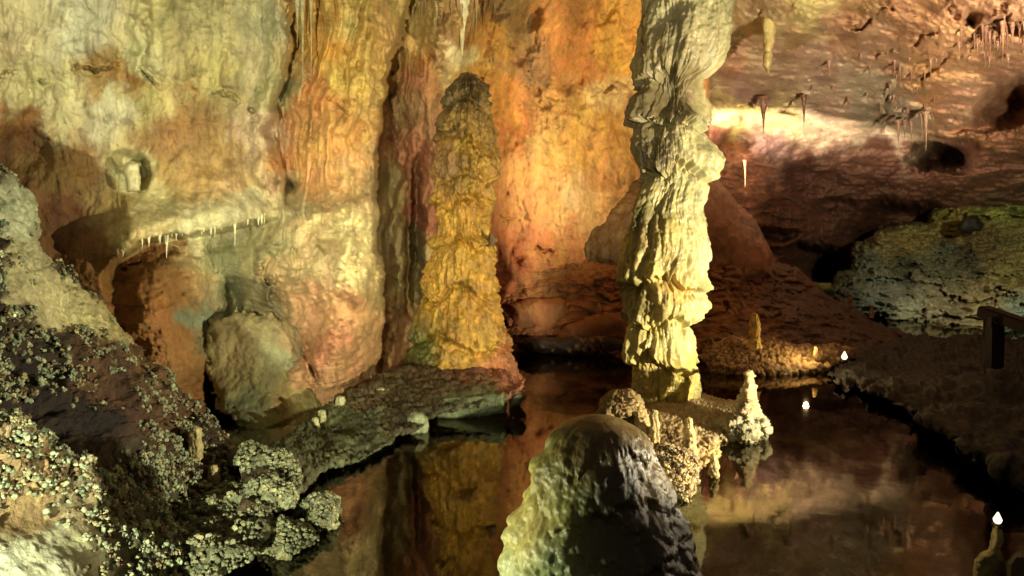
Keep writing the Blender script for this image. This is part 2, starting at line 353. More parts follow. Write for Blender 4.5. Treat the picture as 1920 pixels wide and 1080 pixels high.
def spike(name, px, y0, y1, w0, w1, D, mat, col, label, cat, group=None, bend=0.0, lumpy=0.25, power=1.0, seed=0.0, nth=40, nr=70, pale=None):
    """small stalagmite or stalactite from row y0 to y1, half widths w0 and w1 in photo pixels"""
    t = np.linspace(0, 1, nr); ys = y0 + (y1 - y0) * t; hw = w0 + (w1 - w0) * t ** power
    hw[0] = 0.2 if w0 < w1 or w0 < 2 else hw[0]
    if w1 < w0: hw = hw * (0.75 + 0.25 * np.cos(t * 3.1)) + w0 * 0.5 * np.exp(-t * 9); hw[-1] = 0.2
    if w0 <= w1: hw[:5] *= np.sqrt(np.linspace(0.02, 1, 5))
    else: hw[-5:] *= np.sqrt(np.linspace(1, 0.02, 5))
    c = pt(px + bend * np.sin(t * 3.0), ys, D); r = hw / F * D
    th = np.linspace(0, 2 * np.pi, nth, endpoint=False); TH, Z = np.meshgrid(th, c[:, 2]); cx, sx = np.cos(TH), np.sin(TH); R = r[:, None] + 0 * TH
    k = 1.0 / max(float(r.mean()), 1e-3)
    q = np.stack([cx * 1.3, sx * 1.3, Z * k * 0.5], -1) + seed
    R = R * (1 + lumpy * fbm(q, 4, 0.6) + lumpy * 0.6 * pn(np.stack([cx * 0.5, sx * 0.5, Z * k * 0.9], -1) + seed * 2))
    V = np.stack([c[:, 0][:, None] + cx * R, D + sx * R, Z], -1)
    base = c[-1] if y1 > y0 and w1 >= w0 else c[0]
    off = np.array([base[0], D, base[2]])
    a = (np.arange(nr - 1)[:, None] * nth + np.arange(nth)[None]); b = (np.arange(nr - 1)[:, None] * nth + (np.arange(nth)[None] + 1) % nth)
    Q = np.stack([a, a + nth, b + nth, b], -1).reshape(-1, 4)
    Cc = np.broadcast_to(lin(col), V.shape) * (1 + 0.3 * fbm(V * 14 + seed, 3))[..., None].clip(0.5, 1.5)
    o = mesh_obj(name, (V - off), Q, Cc, mat); o.location = [float(v) for v in off]
    return tag(o, label, cat, group)
# ================================================================== the cave shell
WALL_D = [(-400,-200,3.9),(-400,300,3.8),(-400,800,3.4),(0,-200,4.9),(0,0,5.1),(0,250,5.0),(0,600,4.9),(150,100,5.6),(250,330,5.9),(120,500,5.5),
 (300,0,6.0),(300,430,5.75),(400,200,6.3),(450,430,6.2),(500,100,6.5),(535,340,7.0),(600,100,6.8),(620,300,7.1),(560,560,6.6),(640,520,6.35),(690,560,6.7),(600,700,6.5),
 (480,700,6.5),(300,600,5.6),(230,520,5.4),(400,560,6.4),(700,400,7.2),(700,100,7.1),(760,300,7.9),(760,550,7.9),(780,100,7.9),(850,300,9.0),(900,50,9.0),(950,200,10.2),
 (950,450,10.3),(1000,600,10.6),(1100,100,11),(1100,400,11.2),(1200,200,11.8),(1250,400,12.2),(1340,100,12.2),(1340,600,12),(900,640,10.3),(600,-200,6.6),
 (1000,-200,8.6),(1340,-200,10.0),(0,820,4.6),(400,820,5.8),(650,820,6.6),(1000,820,10.8),(1340,820,12)]
def wall_depth(X, Y):
    D = tps(WALL_D, X, Y, 1e-3)
    V = pt(X, Y, D); q = np.stack([X / 70.0, Y / 70.0, 0 * X], -1)
    wx = 20 * fbm(q, 5, 0.6, 1.0); wy = 16 * fbm(q, 5, 0.6, 5.0); Xw, Yw = X + wx, Y + wy
    # the big fold: everything right of this edge falls back
    ex = np.interp(Y, [-200, 0, 60, 150, 300, 430, 520, 600, 760], [790, 760, 745, 722, 702, 700, 714, 725, 700])
    D = D + 0.75 * ss(-4, 10, X + wx * 0.5 - ex) * ss(830, 760, X)
    # fold between the pale left wall and the orange buttress
    fx = np.interp(Y, [-200, 0, 120, 200, 300, 360], [570, 556, 545, 520, 522, 535])
    g = X + wx * 0.6 - fx
    D = D + (0.35 * np.exp(-(g / 9) ** 2) - 0.22 * np.exp(-((g + 28) / 20) ** 2) + 0.25 * ss(0, 14, g) * np.exp(-g.clip(0) / 90)) * ss(400, 330, Y)
    # overhanging lip with the hollow beneath it
    ly = np.interp(X, [190, 215, 260, 320, 400, 460, 520], [510, 486, 455, 440, 432, 420, 400])
    wv = ss(185, 230, X) * ss(530, 440, X); h = Y + wy * 0.5 - ly
    D = D + wv * (-0.28 * np.exp(-((h + 26) / 34) ** 2) + 0.75 * ss(-2, 12, h) * np.exp(-(h.clip(0) / 75) ** 1.5))
    # dark hollow left of the smooth boulder and under the buttress
    for (cx, cy, rx, ry, a) in [(418, 740, 26, 75, 1.0), (435, 575, 14, 45, 0.45), (240, 300, 30, 16, 0.30), (262, 325, 14, 26, 0.35), (545, 352, 16, 10, 0.35),
                                (540, 640, 40, 16, 0.25), (780, 360, 9, 60, 0.7), (779, 500, 15, 90, 1.3), (40, 290, 60, 60, .25),
                                (865, 640, 60, 20, .3), (985, 75, 22, 50, 0.35), (1000, 30, 18, 25, 0.3), (790, 585, 30, 18, 0.5)]:
        D = D + a * np.exp(-(((Xw * 0.5 + X * 0.5 - cx) / rx) ** 2 + ((Yw * 0.5 + Y * 0.5 - cy) / ry) ** 2) ** 1.4)
    for (cx, cy, rx, ry, a) in [(600, 500, 85, 75, 0.35), (640, 640, 60, 60, 0.25), (660, 450, 26, 90, 0.3), (390, 130, 90, 130, 0.12), (262, 90, 20, 90, 0.14), (610, 110, 40, 120, 0.18), (690, 150, 18, 130, 0.16),
                                (100, 120, 90, 70, 0.12), (280, 560, 50, 90, 0.2), (330, 680, 50, 120, 0.3), (560, 720, 30, 50, .15), (450, 330, 70, 40, .15), (600, 240, 40, 60, .15), (850, 60, 34, 75, 0.5)]:
        D = D - a * np.exp(-(((Xw - cx) / rx) ** 2 + ((Yw - cy) / ry) ** 2) ** 1.2)
    # cracks and ledges
    for poly, wd, a in [([(130, 130), (200, 118), (250, 128), (285, 152)], 7, 0.16), ([(0, 140), (70, 148), (140, 142)], 4, 0.08), ([(330, 175), (400, 168), (430, 178), (470, 205)], 5, 0.12),
                        ([(505, 530), (600, 512), (700, 520)], 3, 0.08), ([(500, 480), (520, 560), (560, 640), (600, 720)], 7, 0.22), ([(230, 500), (330, 470), (380, 480)], 6, .15),
                        ([(700, 505), (760, 508)], 3, 0.1), ([(860, 128), (820, 165), (900, 150)], 5, 0.12), ([(940, 60), (985, 110), (1000, 190), (1040, 200)], 7, 0.2),
                        ([(1095, 180), (1140, 172), (1195, 172)], 6, -0.2), ([(930, 410), (1000, 415)], 4, 0.15), ([(960, 484), (1040, 480)], 5, 0.3), ([(640, 180), (620, 195), (650, 200)], 4, .12), ([(760, 120), (720, 170), (735, 250), (760, 300)], 6, .15)]:
        d = seg_dist(X + wx * 0.9, Y + wy * 1.2, poly); mod = (0.45 + 1.3 * fbm(q * 2.2, 3, 0.6, a * 50)).clip(0, 1.2); D = D + a * mod * (np.exp(-(d / wd) ** 2) - 0.35 * np.exp(-(d / (wd * 4)) ** 2))
    Vn = V * np.array([1, 1, 0.8])
    amp = ss(300, 900, X) * 0.6 + 0.75
    fq = np.stack([(X + 0.10 * Y + 30 * fbm(q * 0.5, 3, 0.5, 60)) / 34.0, Y / 420.0, 0 * X], -1)
    D = D - (0.16 * (np.abs(fbm(fq, 3, 0.55, 44)) - 0.3)) * (0.25 + 0.75 * ss(480, 540, X) * ss(860, 760, X)) * ss(640, 420, Y)
    D = D - amp * (0.19 * fbm(Vn * 0.9, 3, 0.45, 2) + 0.06 * ridged(Vn * np.array([1.6, 1.6, 1.6]), 3, 0.5, 9) + 0.018 * fbm(Vn * 5.5, 5, 0.62, 4) + 0.016 * ridged(Vn * np.array([3.0, 3.0, 4.5]) + 0.6 * fbm(Vn * 2, 3)[..., None], 4, 0.62, 55)
                   + 0.011 * ridged(np.stack([V[..., 0] * 9, V[..., 1] * 9, V[..., 2] * 0.8], -1), 3, 0.6) * ss(520, 150, Y)
                   + 0.028 * ridged(np.stack([V[..., 0] * 1.2 + 3, V[..., 1] * 1.2, V[..., 2] * 9 + 2 * pn(V)], -1), 3, 0.6) * ss(420, 560, Y)
                   + 0.010 * np.abs(fbm(Vn * 13, 4, 0.6, 6)))
    return D
WALL_C = [(60,60,176,162,118),(150,60,174,168,136),(40,170,172,160,108),(200,140,150,112,52),(262,110,184,176,124),(330,60,160,146,92),(120,200,178,166,118),(250,155,140,92,36),(205,205,186,178,138),(270,190,178,164,100),
 (400,60,170,156,104),(400,130,172,156,92),(340,240,150,108,52),(420,260,150,112,56),(470,110,168,156,112),(500,60,158,150,110),(505,180,160,150,100),(470,250,178,150,118),(300,300,152,112,56),(140,300,140,104,50),(60,300,140,104,52),
 (245,330,196,184,130),(380,330,170,130,70),(430,350,176,140,90),(500,330,178,146,104),(200,380,168,138,78),(300,400,196,178,120),(400,390,206,192,140),(460,400,196,186,140),(230,440,190,166,104),(360,430,214,204,150),
 (600,60,196,140,52),(620,90,206,140,34),(650,60,206,176,96),(640,140,210,166,70),(600,190,196,118,50),(570,230,184,124,66),(690,60,186,140,60),(700,170,180,140,70),(620,280,206,146,70),(660,250,190,130,56),
 (560,300,186,124,66),(600,340,206,146,84),(640,340,214,164,104),(560,400,176,160,112),(500,430,168,154,104),(600,420,204,174,118),(660,440,226,204,140),(670,500,222,196,132),(600,490,216,184,128),(530,510,214,178,124),
 (560,560,220,160,112),(650,580,212,150,96),(620,640,196,122,80),(580,600,214,152,104),(670,680,170,116,70),(700,620,176,128,78),(620,720,176,124,80),(500,470,170,160,110),
 (420,500,150,146,100),(380,600,150,168,132),(440,540,120,118,80),(470,590,116,100,56),(480,640,150,150,104),(380,540,176,140,88),(300,480,140,96,44),(330,540,168,116,60),(300,600,176,112,50),(240,560,150,90,36),(350,650,168,110,50),(260,500,140,84,34),
 (370,740,140,92,40),(420,600,130,124,84),(520,600,140,124,84),(400,570,140,128,88),(450,625,128,126,88),(540,625,150,130,92),(470,545,124,112,76),(400,640,140,128,84),(180,480,140,88,36),(120,420,120,72,30),(40,230,130,80,34),(20,320,110,70,32),(720,340,150,126,76),(730,450,150,128,80),(720,520,156,132,80),(760,200,170,120,76),(800,250,164,108,66),(790,150,180,112,64),(780,300,160,96,60),(800,400,150,84,54),  # dark brown near the left edge: cast shadow put into the colour
 (750,60,186,142,76),(780,40,180,146,80),(850,60,170,124,70),(860,100,226,206,150),(900,140,196,132,40),(910,60,200,130,40),(800,120,176,112,40),(960,40,150,110,64),(1000,120,156,104,60),(950,190,190,112,36),(960,250,180,96,36),
 (1050,60,190,110,38),(1100,130,190,108,36),(1070,30,176,108,44),(1150,60,216,144,36),(1170,120,220,150,32),(1130,180,214,170,112),(1100,220,206,148,60),(1060,200,190,128,62),(1000,280,206,150,84),(1050,300,200,140,70),(1100,280,204,138,58),(1150,250,196,130,56),
 (980,330,196,128,62),(950,370,190,116,60),(1020,380,196,130,72),(1060,360,206,160,112),(1000,440,196,108,60),(960,480,190,96,52),(1150,330,180,116,60),(1000,500,200,120,60),(950,560,190,92,50),(1100,560,160,80,36),(1250,400,170,100,50),(1300,300,176,100,60)]
def wall_col(X, Y, V):
    c = stain_and_light(WALL_C, 24, 26, 2.7, 0.16)(X, Y, V); q = np.stack([X / 20.0 + 0.6 * pn(np.stack([X / 90., Y / 90., 0 * X], -1)), Y / 330.0, 0 * X], -1)
    st = fbm(q, 4, 0.6, 7) * ss(560, 380, Y)
    pit = ss(0.30, 0.55, fbm(np.stack([X / 26., Y / 30., 0 * X], -1), 5, 0.65, 31) * (0.55 + 0.9 * fbm(np.stack([X / 150., Y / 150., 0 * X], -1), 2, 0.5, 77)).clip(0, 1.2))
    c = c * (1 + 0.20 * st)[..., None].clip(0.55, 1.5)
    return c * (1 - 0.4 * pit[..., None]) + lin((72, 46, 26)) * 0.4 * pit[..., None]
tag(relief('cave_wall', (-400, 1330, -220, 830), 2.1, wall_depth, wall_col, M_WALL), kind='structure')

CEIL_D = [(1180,-300,9.0),(1180,0,11.6),(1180,200,12.6),(1180,420,13.2),(1180,620,13),(1340,0,10.2),(1340,200,13.6),(1450,60,10.0),(1450,180,13.2),(1600,-50,8.2),(1600,60,9.6),(1600,150,11.6),(1600,225,13.8),(1750,0,7.8),(1750,120,9.8),(1750,220,12.4),
 (1900,0,6.9),(1900,120,8.8),(1900,220,11.5),(2150,0,5.6),(2150,200,8.5),(2300,-300,4.3),(1700,-300,5.7),(1400,290,15.6),(1500,265,15.4),(1500,330,16.6),(1500,450,16.6),(1700,300,15.6),(1700,380,17),(1620,500,19),(1400,400,15.5),(1850,330,14.8),(1900,420,16.5),(2150,420,14),(1500,640,14.5),(1900,660,16),(2300,660,12)]
def ceil_depth(X, Y):
    D = tps(CEIL_D, X, Y, 1e-3); V = pt(X, Y, D); q = np.stack([X / 80.0, Y / 80.0, 0 * X], -1)
    wx = 22 * fbm(q, 5, 0.6, 11.0); wy = 16 * fbm(q, 5, 0.6, 15.0)
    for (cx, cy, rx, ry, a) in [(1765, 291, 44, 25, 4.5), (1885, 205, 46, 32, 3.0), (1920, 180, 30, 26, 2.0), (1690, 405, 70, 22, 2.2), (1820, 240, 40, 10, .8), (1640, 450, 40, 30, 1.8), (1535, 505, 50, 40, 4.0),
                                (1450, 440, 50, 12, 1.0), (1560, 385, 40, 14, 0.7), (1380, 262, 32, 18, 0.8), (1825, 35, 14, 12, 0.6), (1895, 50, 30, 12, 0.7), (1490, 470, 70, 10, 0.8)]:
        D = D + a * np.exp(-(((X + wx * 0.6 - cx) / rx) ** 2 + ((Y + wy * 0.6 - cy) / ry) ** 2) ** 1.5)
    # edge of the lower vault: below this arc the rock falls back into the dark
    for poly, wd, a in [([(1345, 200), (1430, 190), (1520, 190)], 4, 0.25), ([(1660, 190), (1680, 215), (1735, 212), (1800, 220), (1850, 240), (1800, 275)], 5, 0.4), ([(1660, 250), (1672, 210), (1690, 150), (1790, 100), (1900, 20)], 5, 0.45),
                        ([(1500, 150), (1590, 120), (1660, 100), (1750, 60)], 4, 0.2), ([(1360, 95), (1400, 60), (1420, 20)], 4, 0.25), ([(1560, 62), (1620, 30), (1700, 20)], 4, 0.25), ([(1780, 20), (1800, 60), (1770, 110)], 5, 0.2)]:
        d = seg_dist(X + wx * 0.9, Y + wy * 1.3, poly); mod = (0.4 + 1.4 * fbm(q * 2.2, 3, 0.6, a * 50)).clip(0, 1.2); D = D + a * mod * (np.exp(-(d / wd) ** 2) - 0.4 * np.exp(-(d / (wd * 4)) ** 2))
    D = D - (0.30 * fbm(V * 0.55, 3, 0.5, 2) + 0.055 * ridged(V * np.array([0.9, 0.6, 1.6]), 3, 0.5, 19) + 0.05 * fbm(V * 4.0, 5, 0.65, 4) + 0.05 * ridged(V * np.array([1.0, 1.0, 5.0]), 4, 0.6, 29) * ss(230, 330, Y) * 2.4)
    return D
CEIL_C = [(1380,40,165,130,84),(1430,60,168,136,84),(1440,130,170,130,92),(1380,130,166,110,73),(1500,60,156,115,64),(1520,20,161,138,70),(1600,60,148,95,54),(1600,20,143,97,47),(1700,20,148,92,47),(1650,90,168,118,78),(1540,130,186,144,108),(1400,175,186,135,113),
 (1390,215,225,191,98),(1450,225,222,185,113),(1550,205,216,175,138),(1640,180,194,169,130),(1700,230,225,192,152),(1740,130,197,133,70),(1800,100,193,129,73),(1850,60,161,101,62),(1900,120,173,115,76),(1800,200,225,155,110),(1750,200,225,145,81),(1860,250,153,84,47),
 (1360,260,128,62,34),(1400,300,180,106,66),(1370,330,156,87,56),(1450,280,156,111,98),(1500,320,110,58,39),(1550,350,106,54,34),(1650,320,103,51,32),(1500,400,95,47,26),(1600,420,88,41,22),(1750,330,101,51,30),(1850,320,101,53,28),(1450,480,101,49,24),(1350,450,119,62,32),(1900,400,82,53,24),(1600,600,73,41,22)]  # dark hump under the vault: its shade is kept in the colour
tag(relief('cave_ceiling', (1180, 2300, -300, 660), 2.3, ceil_depth, stain_and_light(CEIL_C, 20, 28, 3.0, 0.25), M_CEIL), kind='structure')

# ------------------------------------------------------------------ pool: floor and still water
gx, gy = np.meshgrid(np.linspace(-8, 14, 560), np.linspace(0.6, 19, 470))
pz = -0.75 + 0.16 * fbm(np.stack([gx * 0.7, gy * 0.7, 0 * gx], -1), 5, 0.6)
for (cx, cy, r, hgt) in [(1.65, 4.5, 0.5, 0.40), (2.2, 5.3, 0.28, 0.42), (2.05, 5.0, 0.16, 0.3), (2.5, 5.1, .2, .3), (0.6, 2.8, .6, .25), (-2.4, 3.3, 1.0, .5), (2.3, 3.0, .3, .25)]:
    pz = pz + hgt * np.exp(-(((gx - cx) ** 2 + (gy - cy) ** 2) / r ** 2))
pv = np.stack([gx, gy, pz], -1)
g0 = np.exp(-(((gx - 1.7) / 0.42) ** 2 + ((gy - 4.5) / 0.4) ** 2))[..., None]
pc = lin((88, 62, 36)) * (1 - g0) + lin((130, 150, 24)) * g0
pc = pc * (1 + 0.5 * fbm(pv * 2.2, 5, 0.6))[..., None].clip(0.3, 1.8)
tag(mesh_obj('pool_floor', pv, gridq(470, 560)[:, ::-1], pc, M_MUD), kind='structure')
wm = bpy.data.materials.new('still_pool_water'); wm.use_nodes = True; nt = wm.node_tree; N, L = nt.nodes, nt.links
N.remove(N['Principled BSDF']); out = N['Material Output']
gl = N.new('ShaderNodeBsdfGlossy'); gl.inputs['Roughness'].default_value = 0.035; gl.inputs['Color'].default_value = (0.80, 0.74, 0.62, 1)
tr = N.new('ShaderNodeBsdfTransparent'); tr.inputs[0].default_value = (0.75, 0.78, 0.46, 1)
fr = N.new('ShaderNodeFresnel'); fr.inputs[0].default_value = 1.75
mx = N.new('ShaderNodeMixShader'); L.new(fr.outputs[0], mx.inputs[0]); L.new(tr.outputs[0], mx.inputs[1]); L.new(gl.outputs[0], mx.inputs[2]); L.new(mx.outputs[0], out.inputs[0])
tcn = N.new('ShaderNodeTexCoord'); nn = N.new('ShaderNodeTexNoise'); nn.inputs['Scale'].default_value = 3.5; nn.inputs['Detail'].default_value = 2
L.new(tcn.outputs['Object'], nn.inputs['Vector']); bp = N.new('ShaderNodeBump'); bp.inputs['Strength'].default_value = 0.05; bp.inputs['Distance'].default_value = 0.02
L.new(nn.outputs[0], bp.inputs['Height']); L.new(bp.outputs[0], gl.inputs['Normal'])
wx_, wy_ = np.meshgrid(np.linspace(-8, 14, 3), np.linspace(0.6, 19, 3))
tag(mesh_obj('water', np.stack([wx_, wy_, 0 * wx_], -1), gridq(3, 3)[:, ::-1], np.ones((9, 3)) * .1, wm), kind='structure')

# ================================================================== flowstone cone behind the column and red ledges
flow_d = lambda a, s=1.0: (lambda X, Y, V: a * ridged(np.stack([V[..., 0] * 3.2 * s, V[..., 1] * 3.2 * s, V[..., 2] * 0.7], -1), 4, 0.6) + a * 0.7 * fbm(V * 5, 4, 0.6))
tag(rock('flowstone_mound', [(1010,500),(1045,480),(1065,430),(1095,385),(1140,345),(1185,312),(1230,285),(1290,285),(1340,335),(1385,380),(1420,420),(1445,470),(1450,520),(1340,540),(1180,520)],
    [(1050,480,11.0),(1250,290,12.0),(1440,480,11.2),(1180,400,11.2),(1250,500,10.4),(1350,420,11.4)], stain_and_light([(1100,420,128,96,62),(1150,380,120,86,54),(1110,470,110,80,48),(1180,450,104,74,44),(1220,330,110,66,42),(1060,440,96,70,42),(1360,450,140,84,52),(1350,370,170,104,76),(1410,430,190,134,110),(1430,480,176,112,84),(1260,420,120,76,40)], 20, 14),
    M_WALL, 2.2, 0.9, 110, (0.04, 2.0), 5, flow_d(0.035)), 'broad brown flowstone cone rising behind the pale fluted column', 'flowstone mound')
def strata(a, f, s=0.0, tilt=0.0):
    def g(X, Y, V):
        z = V[..., 2] * f + tilt * V[..., 0] + 0.9 * fbm(V * 0.8, 4, 0.6, s)
        k = np.floor(z); u = z - k; r = np.abs(np.sin(k * 12.9 + s) * 437.5) % 1
        return a * (0.4 + r) * ss(0, 0.12, u) * (1 - 0.35 * u) + a * 0.45 * fbm(V * np.array([3, 3, 6.0]), 5, 0.62, s) + a * 0.3 * ridged(V * np.array([1.6, 1.6, 9]), 3, .6, s)
    return g
RED_C = [(1000,510,180,118,61),(1050,500,141,85,40),(1100,510,150,85,36),(1010,575,178,105,52),(1060,580,165,94,40),(1120,560,146,81,36),(1100,620,141,79,36),(970,620,141,77,38),(1160,600,132,73,30),(1350,520,132,73,34),(1380,600,141,81,36)]
tag(rock('rock_ledge', [(935,560),(960,505),(1010,488),(1180,486),(1330,486),(1400,492),(1390,560),(1400,690),(1180,690),(1000,680),(930,670)],
    [(960,500,10.6),(1170,490,11.0),(1380,490,11.0),(960,600,10.2),(1170,600,10.0),(1380,600,9.9),(960,680,9.4),(1170,680,9.2),(1380,680,9.0)], stain_and_light(RED_C, 22, 20), M_WALL, 2.0, 0.5, 40, (0.05, 1.5), 4, strata(0.20, 2.3, 3.0), along_view=True),
    'layered red brown rock ledge behind the pool between golden stalagmite and pale column', 'rock ledge')
tag(rock('rock_slab', [(955,570),(1000,558),(1060,560),(1075,590),(1050,622),(1010,640),(960,636)], [(1000,560,9.9),(1070,600,9.9),(960,630,9.6)], stain_and_light(RED_C, 22, 16), M_WALL, 2.0, 0.35, 20, (0.03, 2.0), 4),
    'smooth orange block of rock at the far waterline beside the golden stalagmite', 'rock slab')
tag(rock('fallen_boulder', [(1030,640),(1060,610),(1110,590),(1160,585),(1200,600),(1210,655),(1100,660),(1035,655)], [(1100,600,9.5),(1200,620,9.3),(1050,650,9.2)], stain_and_light(RED_C, 22, 16), M_WALL, 2.0, 0.4, 26, (0.04, 2.0), 4),
    'low rounded red brown boulder at the far waterline left of the pale column', 'boulder')
d_, c_ = popcorn(15, 0.03, 0.6, 0.75, (150, 104, 62), (52, 28, 15))
tag(rock('shoreline_rim', [(960,640),(1000,628),(1080,632),(1160,630),(1215,640),(1215,668),(1080,668),(985,662)], [(960,650,9.2),(1200,640,9.1),(1080,640,9.1)], c_, M_CRUST, 1.8, 0.25, 14, (0.03, 3.0), 4, d_),
    'dark crusted rim of rock along the far waterline left of the column', 'rock rim')
tag(rock('scree_slope', [(1320,500),(1345,488),(1400,470),(1445,478),(1500,505),(1560,555),(1620,590),(1680,618),(1760,640),(1760,700),(1560,700),(1380,690),(1320,690)],
    [(1330,500,11.4),(1330,640,9.3),(1440,480,12.5),(1500,520,12.5),(1500,600,10.4),(1600,600,11.0),(1700,640,10.4),(1440,700,8.6),(1700,700,8.6)],
    stain_and_light([(1360,520,150,80,42),(1420,520,120,60,34),(1400,580,150,82,40),(1480,560,100,48,26),(1560,600,88,42,24),(1400,640,130,70,34),(1650,630,76,38,22),(1500,640,80,40,24)], 20, 18), M_MUD, 2.0, 0.6, 40, (0.10, 1.8), 6, strata(0.13, 4.0, 8.0, -0.8), along_view=True),
    'dark red scree slope descending to the right behind the lit ledge', 'scree slope')

# far right layered rock
def far_z(X, Y): return tps([(1560,520,15.5),(1640,440,16.5),(1750,400,17),(1920,310,17),(2200,260,16),(1600,600,14),(1800,640,13),(2200,660,11),(1900,480,14.5)], X, Y, 1e-3)
st2 = strata(0.42, 2.1, 5.0, 0.22)
o = rock('layered_outcrop', [(1545,560),(1562,520),(1590,500),(1605,455),(1650,432),(1735,412),(1748,385),(1800,358),(1860,335),(1925,300),(2050,270),(2200,250),(2200,690),(1800,670),(1700,630),(1640,600),(1560,585)], [],
    stain_and_light([(1640,450,120,104,50),(1700,440,130,112,48),(1620,500,84,88,66),(1700,495,60,58,40),(1800,490,60,52,34),(1650,560,104,108,92),(1750,560,130,118,88),(1850,570,150,130,86),(1800,420,150,120,44),(1850,380,140,140,36),(1900,350,120,130,40),(1790,390,146,136,44),(1850,450,104,84,40),(1900,500,118,104,48),(1780,490,92,92,64),(1950,430,110,100,40),(1700,600,140,136,110),(1900,600,118,128,110),(1580,560,70,70,50)], 20, 20, 2.2, 0.22),  # yellow-green top and cold grey foot: lamp hues put into the colour
    M_CEIL, 2.0, 1.4, 60, (0.12, 0.9), 8, st2, 0.6, far_z, along_view=True)
tag(o, 'green and grey outcrop of level rock layers at far right', 'rock outcrop')
tag(rock('moss_patch_rock', [(1500,548),(1525,528),(1560,530),(1568,548),(1540,562),(1505,560)], [(1530,545,13.2)], flat(120,130,60), M_MUD, 1.8, 0.3, 14, (.03, 2), 3), 'small pale green rock in the dark gap left of the layered outcrop', 'rock')
tag(rock('rounded_boulder', [(1795,425),(1810,405),(1832,403),(1848,420),(1840,436),(1805,438)], [(1820,420,14.2)], flat(34,26,18), M_MUD, 1.8, 0.3, 14, (.02, 2), 3), 'small black rounded boulder resting on the layered outcrop', 'boulder')

# right bank
BANK = [(1560,700),(1585,672),(1640,655),(1700,632),(1780,628),(1850,632),(1930,640),(2250,640),(2250,1060),(2050,980),(1960,940),(1890,905),(1850,880),(1790,832),(1730,790),(1660,752),(1590,728)]
def bank_z(X, Y): return dz(Y, 0.10 + 0.16 * ss(1600, 1900, X) * ss(1000, 700, Y))
db, cb = popcorn(5, 0.04, 0.6, 0.6, (26, 12, 9), (11, 5, 4))
tag(rock('rocky_bank', BANK, [], cb, M_MUD, 2.2, 0.35, 30, (0.0, 2), 14, lambda X, Y, V: db(X, Y, V) + 0.10 * fbm(V * 1.6, 5, 0.6), 0.5, bank_z, along_view=False), 'low dark reddish rocky bank on the right side of the pool', 'rock bank')

# lit ledge with lamp
d2, c2 = popcorn(17, 0.035, 0.62, 0.25, (206, 160, 100), (110, 70, 40))
tag(rock('crusted_ledge', [(1310,668),(1330,645),(1370,628),(1410,640),(1450,634),(1500,646),(1560,642),(1598,655),(1604,672),(1560,690),(1510,706),(1420,712),(1340,704)], [(1320,650,8.4),(1450,640,8.5),(1590,660,8.4),(1330,700,7.8),(1500,705,7.75),(1590,690,7.9)],
    c2, M_CRUST, 1.6, 0.3, 24, (0.05, 2.5), 5, d2), 'tan crusted ledge lit by the small lamp at the far waterline', 'rock ledge')
# ================================================================== the two great columns
gold_rows = [(138,868,888),(146,856,896),(160,846,904),(180,838,914),(205,829,922),(250,820,934),(300,816,937),(350,812,932),(400,812,926),(438,818,918),(452,806,934),(500,797,932),(550,789,936),(600,776,950),(650,763,964),(690,752,974),(725,744,986),(750,742,990)]
def pits(TH, Z, P):
    r = 0
    return r - 0.05 * ss(0.33, 0.12, worley(P * 6.0)[0]) * ss(0.5, 0.9, worley(P * 1.3 + 9)[1] + 0.35)
flow_column('golden_stalagmite', gold_rows, 7.3, [196, 262, 336, 388, 455, 545, 640], stain_and_light([(870,160,108,81,43),(860,200,110,81,36),(880,240,137,99,38),(870,290,161,115,33),(860,310,137,94,50),(900,330,165,118,38),(870,400,163,111,24),(870,430,174,120,29),(860,480,179,129,36),(900,500,183,129,40),(850,560,174,124,33),(900,580,186,133,44),(840,620,156,115,29),(900,640,188,137,50),(800,640,87,86,24),(860,690,174,124,39),(930,690,174,94,53),(790,690,76,68,21),(940,720,137,72,48)], 16, 14),
    M_GOLD, 'tall golden brown stalagmite with scalloped tiers standing on the left shore shelf', 'stalagmite', ['crown', 'upper_tier', 'upper_tier', 'middle_tier', 'middle_tier', 'middle_tier', 'lower_tier', 'lower_tier', 'lower_tier', 'foot'],
    amp=0.06, lip=0.04, flute=0.030, ffreq=6.0, fringe=0.05, wav=0.22, inset=0.018, zf=1.6, lump=0.04, seed=2.0, scal=0.003, pinch=0.05, knob=0.035, extra=pits, nth=460)
col_rows = [(-260,1222,1384),(-100,1214,1380),(0,1207,1374),(60,1202,1367),(110,1194,1356),(142,1190,1346),(156,1190,1334),(190,1185,1342),(240,1183,1334),(270,1186,1330),(300,1192,1328),(322,1200,1322),(334,1200,1330),(350,1196,1334),(375,1186,1328),(400,1179,1322),(440,1170,1331),(470,1165,1331),(500,1163,1321),(528,1164,1318),(540,1163,1328),(570,1165,1328),(588,1167,1313),(600,1167,1312),(640,1168,1308),(670,1170,1304),(680,1174,1316),(700,1177,1318),(725,1180,1314),(742,1188,1304),(775,1192,1306)]
def colx(TH, Z, P):
    zz = float(pt(960, 190, 6.5)[2]); zt = float(pt(960, 150, 6.5)[2])
    front = ss(-0.2, 0.6, -np.sin(TH - 0.2)) 
    g = np.exp(-((Z - zz) / 0.26) ** 2)
    cav = -0.25 * g * front + 0.10 * np.exp(-((Z - float(pt(960, 300, 6.5)[2])) / 0.14) ** 2) * front * ss(-0.3, 0.4, np.cos(TH - .3))
    kn = ss(0.0, 0.45, pn(P * np.array([3.2, 3.2, 2.4]) + 4)); return cav + 0.05 * kn
